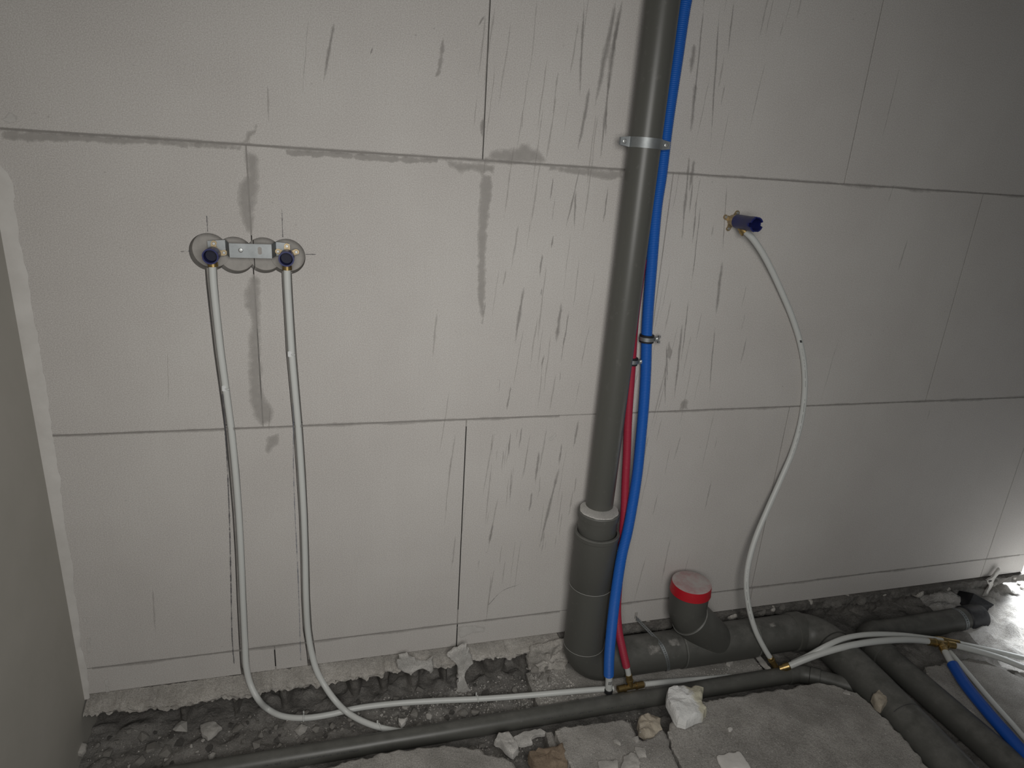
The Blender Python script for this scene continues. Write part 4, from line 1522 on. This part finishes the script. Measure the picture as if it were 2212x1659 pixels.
xs = at(1405, 1375, y=-0.115).x
nail = at(1377, 1338, y=-0.012)
R = HR + 0.0012
path = [nail]
pth = []
for k in range(13):
    a = math.radians(62 - k * 13)
    fr_ = k / 12
    pth.append(Vector((nail.x + 0.030 + 0.030 * min(1, fr_ * 1.2), RY - R * math.sin(math.radians(28 + k * 11)) , HZ + R * math.cos(math.radians(28 + k * 11)))))
st, _ = perforated('perforated_strap', 'perforated steel strap over the lying soil pipe below the red conduit', [nail] + pth + [Vector((nail.x + 0.062, RY - 0.028, -0.112))], (1, 0.0, 0.15), 0.0055)
lathe('nail', nail + Vector((-.001, -0.003, 0.004)), (0, -1, 0), [(-0.012, .0015), (0, .0015), (0, .0038), (.001, .0038), (.0012, .001)], 'zinc', st, 12)
mesh('tab', *box_geo(nail + Vector((-0.001, 0.0095, 0.008)), 0.009, 0.0012, 0.022), 'joint_mortar', st)
xk = at(1449, 1496, y=-0.21).x
R = wr + 0.0012
perforated('perforated_strap', 'perforated steel strap over the waste pipe beside the white chunk', [Vector((xk - 0.006 + 0.0016 * k, wy + R * math.cos(math.radians(25 + k * 17)), wz + R * math.sin(math.radians(25 + k * 17)))) for k in range(11)], (1, 0, 0), 0.0062, pitch=0.0075, hole=0.002)
xk = at(2090, 1325, y=-0.14).x
R = 0.0412
perforated('perforated_strap', 'perforated steel strap around the drain end at the far right', [Vector((xk + 0.002 * k, -0.106 + R * math.cos(math.radians(60 + k * 17)), -0.081 + R * math.sin(math.radians(60 + k * 17)))) for k in range(11)], (1, 0, 0), 0.0075, pitch=0.0088, hole=0.0024)

# ------------------------------------------------------------------ debris
SHAPES = []
for s in range(10):
    rnd = random.Random(s)
    bm = bmesh.new()
    ex = (rnd.uniform(.75, 1.15), rnd.uniform(.65, 1.0), rnd.uniform(.45, .8))
    for k in range(15):
        v_ = Vector((rnd.gauss(0, 1), rnd.gauss(0, 1), rnd.gauss(0, 1))).normalized() * rnd.uniform(.8, 1.05)
        bm.verts.new((v_.x * ex[0], v_.y * ex[1], v_.z * ex[2]))
    bmesh.ops.convex_hull(bm, input=bm.verts)
    for v_ in [q for q in bm.verts if not q.link_faces]:
        bm.verts.remove(v_)
    SHAPES.append(bm)


def stone_mesh(s, mat):
    key = 'rubble_%d_%s' % (s, mat)
    me = bpy.data.meshes.get(key)
    if not me:
        me = bpy.data.meshes.new(key)
        SHAPES[s].to_mesh(me)
        me.materials.append(M[mat])
    return me


def blocked(x, y, z, r):
    if abs(y - wy) < wr + r and abs(z - wz) < wr + r:
        return True
    if x > 0.62 and abs(y - RY) < HR + r + 0.004 and x < 1.62:
        return True
    if abs(x - X1(y)) < 0.06 + r and y < -0.05:
        return True
    if abs(x - X2(y)) < 0.046 + r and y < -0.06:
        return True
    if 1.7 < x < 2.26 and abs(y + 0.107) < 0.045 + r:
        return True
    for p in HOSEPTS:
        if abs(p.x - x) < r + 0.01 and abs(p.y - y) < r + 0.01 and p.z < z + r + 0.012:
            return True
    for hx, hy, hr in PLACED:
        if (hx - x) ** 2 + (hy - y) ** 2 < (hr + r) ** 2 * 0.8:
            return True
    return False


HOSEPTS = catmull(A, 0.012) + catmull(Bp, 0.012) + catmull([at(1392, 1478, z=-0.084), at(1500, 1468, z=-0.098), at(1640, 1452, z=-0.108)], 0.012)
HOSEPTS = [p for p in HOSEPTS if p.z < -0.03]
PLACED = []
LAB = {'a': ('small grey rubble stone lying in the left trench', 'rubble stones in the left trench'),
       'b': ('grey rubble stone between the thin waste pipe and the front slabs', 'rubble stones in front of the waste pipe'),
       'c': ('small grey stone on the sunken slab behind the thin waste pipe', 'stones on the sunken slab'),
       'h': ('rubble stone heaped on the sunken slab left of the pipe bend', 'stones heaped beside the pipe bend'),
       'f': ('pale stone on the sunlit rubble beyond the right drain end', 'pale stones on the bright rubble')}


def stone_label(key, o, x, y, r):
    tone = {'stone_grey': 'grey', 'trench_rubble': 'dark grey', 'stone_light': 'pale', 'bed_mortar': 'sandy', 'pale_ground': 'whitish'}[o.data.materials[0].name]
    size = 'tiny' if r < 0.0085 else ('small' if r < 0.013 else ('big' if r > 0.019 else 'medium'))
    if key == 'a':
        where = 'near the left wall' if x < -0.3 else ('below the chased pipes' if x < 0.03 else ('between the nail clips' if x < 0.3 else 'just left of the sunken slab'))
        side = 'against the wall foot' if y > -0.08 else ('mid-trench' if y > -0.13 else 'close behind the waste pipe')
        return '%s %s rubble stone %s, %s' % (size, tone, side, where)
    if key == 'b':
        where = 'by the left front slab' if x < 0.35 else ('beside the orange brick' if x < 0.58 else 'by the middle front slab')
        return '%s %s rubble stone in front of the waste pipe, %s' % (size, tone, where)
    if key == 'f':
        where = 'before the wall line' if y < 0 else 'past the wall end'
        size = 'small' if r < 0.016 else ('medium' if r < 0.025 else 'big')
        return '%s %s stone on the bright rubble at the far right, %s' % (size, tone, where)
    if key == 'h':
        return '%s %s stone heaped on the sunken slab left of the pipe bend' % (size, tone)
    return '%s %s stone on the sunken slab behind the waste pipe' % (size, tone)


def scatter(n, x0, x1, y0, y1, r0, r1, key, mats, hf, cap_=300):
    c = 0
    tries = 0
    while c < n and tries < n * 12:
        tries += 1
        x, y = random.uniform(x0, x1), random.uniform(y0, y1)
        r = r0 * (r1 / r0) ** (random.random() ** 1.8)
        z = hf(x, y)
        if blocked(x, y, z, r):
            continue
        o = bpy.data.objects.new('rubble_stone', stone_mesh(random.randrange(10), random.choice(mats)))
        COL.objects.link(o)
        o.scale = (r, r, r)
        o.location = (x, y, z + r * 0.42)
        o.rotation_euler = (random.uniform(-.4, .4), random.uniform(-.4, .4), random.uniform(0, 6.28))
        tag(o, stone_label(key, o, x, y, r), 'stone', LAB[key][1])
        PLACED.append((x, y, r))
        c += 1


scatter(150, -0.60, 0.54, -0.176, -0.030, 0.0062, 0.024, 'a', ['stone_grey', 'stone_grey', 'stone_grey', 'trench_rubble', 'stone_light'], ground_h)
scatter(45, -0.05, 0.80, -0.335, -0.235, 0.0065, 0.017, 'b', ['stone_grey', 'stone_grey', 'trench_rubble'], ground_h)
scatter(26, 0.565, 0.655, -0.150, -0.030, 0.006, 0.018, 'h', ['stone_grey', 'stone_light', 'bed_mortar'], lambda x, y: -0.098 + 0.012 * max(0, 1 - abs(y + 0.05) / 0.06))
scatter(16, 0.60, 1.28, -0.172, -0.150, 0.004, 0.010, 'c', ['stone_grey', 'stone_light'], lambda x, y: -0.098)
scatter(70, 2.22, 3.1, -0.55, 0.5, 0.010, 0.034, 'f', ['pale_ground', 'stone_light', 'pale_ground'], pale_h)

# fine grit: too small to count
V, Fc = [], []


def grit(n, x0, x1, y0, y1, s0, s1, hf):
    for _ in range(n):
        x, y = random.uniform(x0, x1), random.uniform(y0, y1)
        s = random.uniform(s0, s1)
        z = hf(x, y)
        if abs(y - wy) < wr and z < -0.06:
            continue
        c = Vector((x, y, z + s * 0.3))
        k = len(V)
        a = random.uniform(0, 6.28)
        for dx, dy, dz in ((1, 0, -.3), (-.6, .8, -.2), (-.5, -.9, -.3), (.1, .1, .8)):
            dx, dy = dx * random.uniform(.6, 1.2), dy * random.uniform(.6, 1.2)
            V.append(c + Vector((dx * math.cos(a) - dy * math.sin(a), dx * math.sin(a) + dy * math.cos(a), dz)) * s)
        Fc.extend([(k, k + 1, k + 3), (k + 1, k + 2, k + 3), (k + 2, k, k + 3), (k, k + 2, k + 1)])


grit(900, 0.12, 0.55, -0.19, -0.03, 0.0012, 0.0042, ground_h)
grit(350, -0.62, 0.12, -0.19, -0.03, 0.0010, 0.003, ground_h)
grit(800, -0.1, 0.85, -0.34, -0.23, 0.0012, 0.004, ground_h)
grit(500, 0.56, 0.68, -0.17, -0.02, 0.0010, 0.0045, lambda x, y: -0.098)
grit(400, 0.56, 1.3, -0.178, -0.14, 0.0008, 0.003, lambda x, y: -0.098)
o = tag(mesh('grit', V, Fc, 'stone_light'), 'fine pale grit and crumbs strewn over the trench floor', 'grit')
o['kind'] = 'stuff'
V, Fc = [], []
grit(260, 0.60, 0.80, -0.75, -0.37, 0.0008, 0.0026, lambda x, y: SLAB_Z + 0.0005)
grit(330, 0.84, 1.42, -0.75, -0.40, 0.0008, 0.0024, lambda x, y: SLAB_Z + 0.0045)
grit(150, 0.1, 0.45, -0.6, -0.38, 0.0008, 0.0024, lambda x, y: SLAB_Z + 0.0005)
o = tag(mesh('grit', V, Fc, 'stone_light'), 'scattered fine crumbs on top of the front concrete slabs', 'grit')
o['kind'] = 'stuff'


def chunk(name, label, cat, px, z, th, mat, amp=0.004, seed=0):
    return tag(lump(name, px, None, mat, None, th, amp, z=z, seed=seed), label, cat)


# big white chunk leaning between slab and waste pipe
wc = chunk('white_chunk', 'big rough white chunk of aerated block lying against the waste pipe', 'chunk', [(1440, 1504), (1452, 1500), (1470, 1498), (1490, 1500), (1500, 1497), (1517, 1500), (1514, 1514), (1515, 1531), (1524, 1549), (1515, 1561), (1495, 1568), (1480, 1575), (1462, 1571), (1452, 1556), (1445, 1541), (1438, 1526)], SLAB_Z + 0.006, 0.034, 'aerated_chunk', 0.007, 2)
chunk('beige_stone', 'beige angular stone on the rim of the largest slab, beside the drain', 'stone', [(1881, 1516), (1890, 1506), (1900, 1502), (1912, 1508), (1915, 1518), (1911, 1534), (1900, 1540), (1888, 1530)], SLAB_Z - 0.006, 0.030, 'stone_beige', 0.004, 4)
chunk('brick_lump', 'orange-brown brick lump at the bottom edge between two slabs', 'brick', [(1140, 1640), (1160, 1634), (1190, 1628), (1215, 1622), (1224, 1640), (1228, 1662), (1190, 1672), (1150, 1668), (1142, 1652)], -0.060, 0.028, 'brick_orange', 0.008, 6)
chunk('mortar_flake', 'pale jagged flake of mortar stuck under the waste pipe', 'flake', [(1108, 1598), (1130, 1586), (1170, 1578), (1182, 1588), (1170, 1592), (1155, 1594), (1145, 1600), (1150, 1608), (1140, 1612), (1125, 1616), (1112, 1612)], -0.075, 0.010, 'pale_mortar', 0.003, 8)
chunk('mortar_flake', 'pale lump of mortar in the gap left of the orange brick lump', 'flake', [(1066, 1610), (1076, 1596), (1096, 1588), (1106, 1600), (1118, 1618), (1120, 1628), (1108, 1640), (1094, 1632), (1082, 1618)], -0.078, 0.022, 'pale_mortar', 0.005, 9)
chunk('rubble_lump', 'brownish rubble lump in the joint left of the white chunk', 'stone', [(1374, 1572), (1382, 1558), (1396, 1553), (1412, 1556), (1424, 1566), (1428, 1590), (1412, 1604), (1392, 1602), (1380, 1592)], -0.055, 0.026, 'stone_beige', 0.008, 12)
chunk('tile_shard', 'white stained tile shard on the largest slab at the bottom edge', 'shard', [(1546, 1636), (1575, 1629), (1596, 1626), (1618, 1652), (1622, 1664), (1560, 1664)], SLAB_Z + 0.0035, 0.006, 'filler', 0.0006, 14)
chunk('concrete_shard', 'flat diamond-shaped shard on the slab left of the white chunk', 'shard', [(1369, 1617), (1392, 1618), (1396, 1636), (1380, 1640), (1374, 1628)], SLAB_Z - 0.001, 0.007, 'stone_light', 0.001, 15)
chunk('concrete_shard', 'pointed pale shard lying on the middle front slab', 'shard', [(1367, 1596), (1378, 1592), (1379, 1604), (1376, 1606)], SLAB_Z - 0.001, 0.006, 'stone_light', 0.001, 16)
chunk('concrete_shard', 'slender pale shard on the left half of the middle front slab', 'shard', [(1324, 1599), (1330, 1598), (1340, 1610), (1339, 1613), (1328, 1606)], SLAB_Z - 0.001, 0.005, 'stone_light', 0.001, 17)
chunk('concrete_shard', 'rounded grey shard at the bottom edge right of the pale slab piece', 'shard', [(1346, 1640), (1362, 1631), (1376, 1636), (1384, 1656), (1380, 1664), (1342, 1664)], SLAB_Z - 0.001, 0.012, 'stone_light', 0.003, 18)
chunk('concrete_shard', 'pale rectangular slab piece cut by the bottom edge', 'shard', [(1291, 1650), (1300, 1647), (1334, 1646), (1338, 1666), (1294, 1668)], SLAB_Z - 0.001, 0.008, 'stone_light', 0.001, 19)
chunk('pebble', 'tiny round white pebble alone on the largest slab', 'pebble', [(1573, 1576), (1577, 1573), (1581, 1575), (1582, 1579), (1578, 1582), (1574, 1581)], SLAB_Z + 0.003, 0.006, 'filler', 0.0005, 20)
chunk('concrete_shard', 'small pale shard near the back edge of the largest slab', 'shard', [(1821, 1497), (1826, 1492), (1835, 1496), (1836, 1503), (1828, 1501)], SLAB_Z + 0.003, 0.005, 'stone_light', 0.001, 21)
chunk('mortar_flake', 'wide flat flake of pale mortar in the left corner of the trench', 'flake', [(434, 1570), (452, 1564), (466, 1566), (480, 1576), (470, 1584), (462, 1594), (450, 1601), (438, 1594), (432, 1582)], -0.121, 0.012, 'stone_light', 0.002, 22)
chunk('tile_shard', 'greyish tile shard leaning at the foot of the left wall', 'shard', [(150, 1600), (158, 1596), (188, 1614), (180, 1636), (148, 1622)], -0.105, 0.010, 'stone_light', 0.0006, 23)
chunk('concrete_shard', 'thin flat shard standing behind the brass elbow', 'shard', [(1630, 1420), (1640, 1418), (1664, 1446), (1656, 1450)], -0.086, 0.006, 'stone_light', 0.0006, 24)
chunk('concrete_shard', 'little pale stone below the lying soil pipe', 'shard', [(1567, 1428), (1576, 1425), (1582, 1433), (1578, 1441), (1568, 1436)], -0.098, 0.010, 'stone_light', 0.001, 25)
chunk('mortar_flake', 'crumpled pale flakes beside the waste pipe near the left nail clip', 'flake', [(860, 1556), (866, 1562), (872, 1558), (880, 1556), (874, 1568), (868, 1574), (862, 1566)], -0.108, 0.012, 'filler', 0.003, 26)

# dark broken block at the right drain end
v0 = [at(2092, 1308, y=-0.075), at(2104, 1282, y=-0.05), at(2147, 1306, y=-0.085), at(2138, 1338, y=-0.10), at(2119, 1349, y=-0.11), at(2098, 1340, y=-0.10)]
V = list(v0) + [p + Vector((0.03, 0.075, -0.045)) for p in v0]
n = len(v0)
o = mesh('dark_wedge', V, [tuple(range(n))[::-1], tuple(range(n, 2 * n))] + [(k, (k + 1) % n, n + (k + 1) % n, n + k) for k in range(n)], 'dark_plastic')
bm = bmesh.new()
bm.from_mesh(o.data)
bmesh.ops.recalc_face_normals(bm, faces=bm.faces)
bm.to_mesh(o.data)
bm.free()
tag(o, 'dark angular plastic piece behind the right drain end', 'debris')
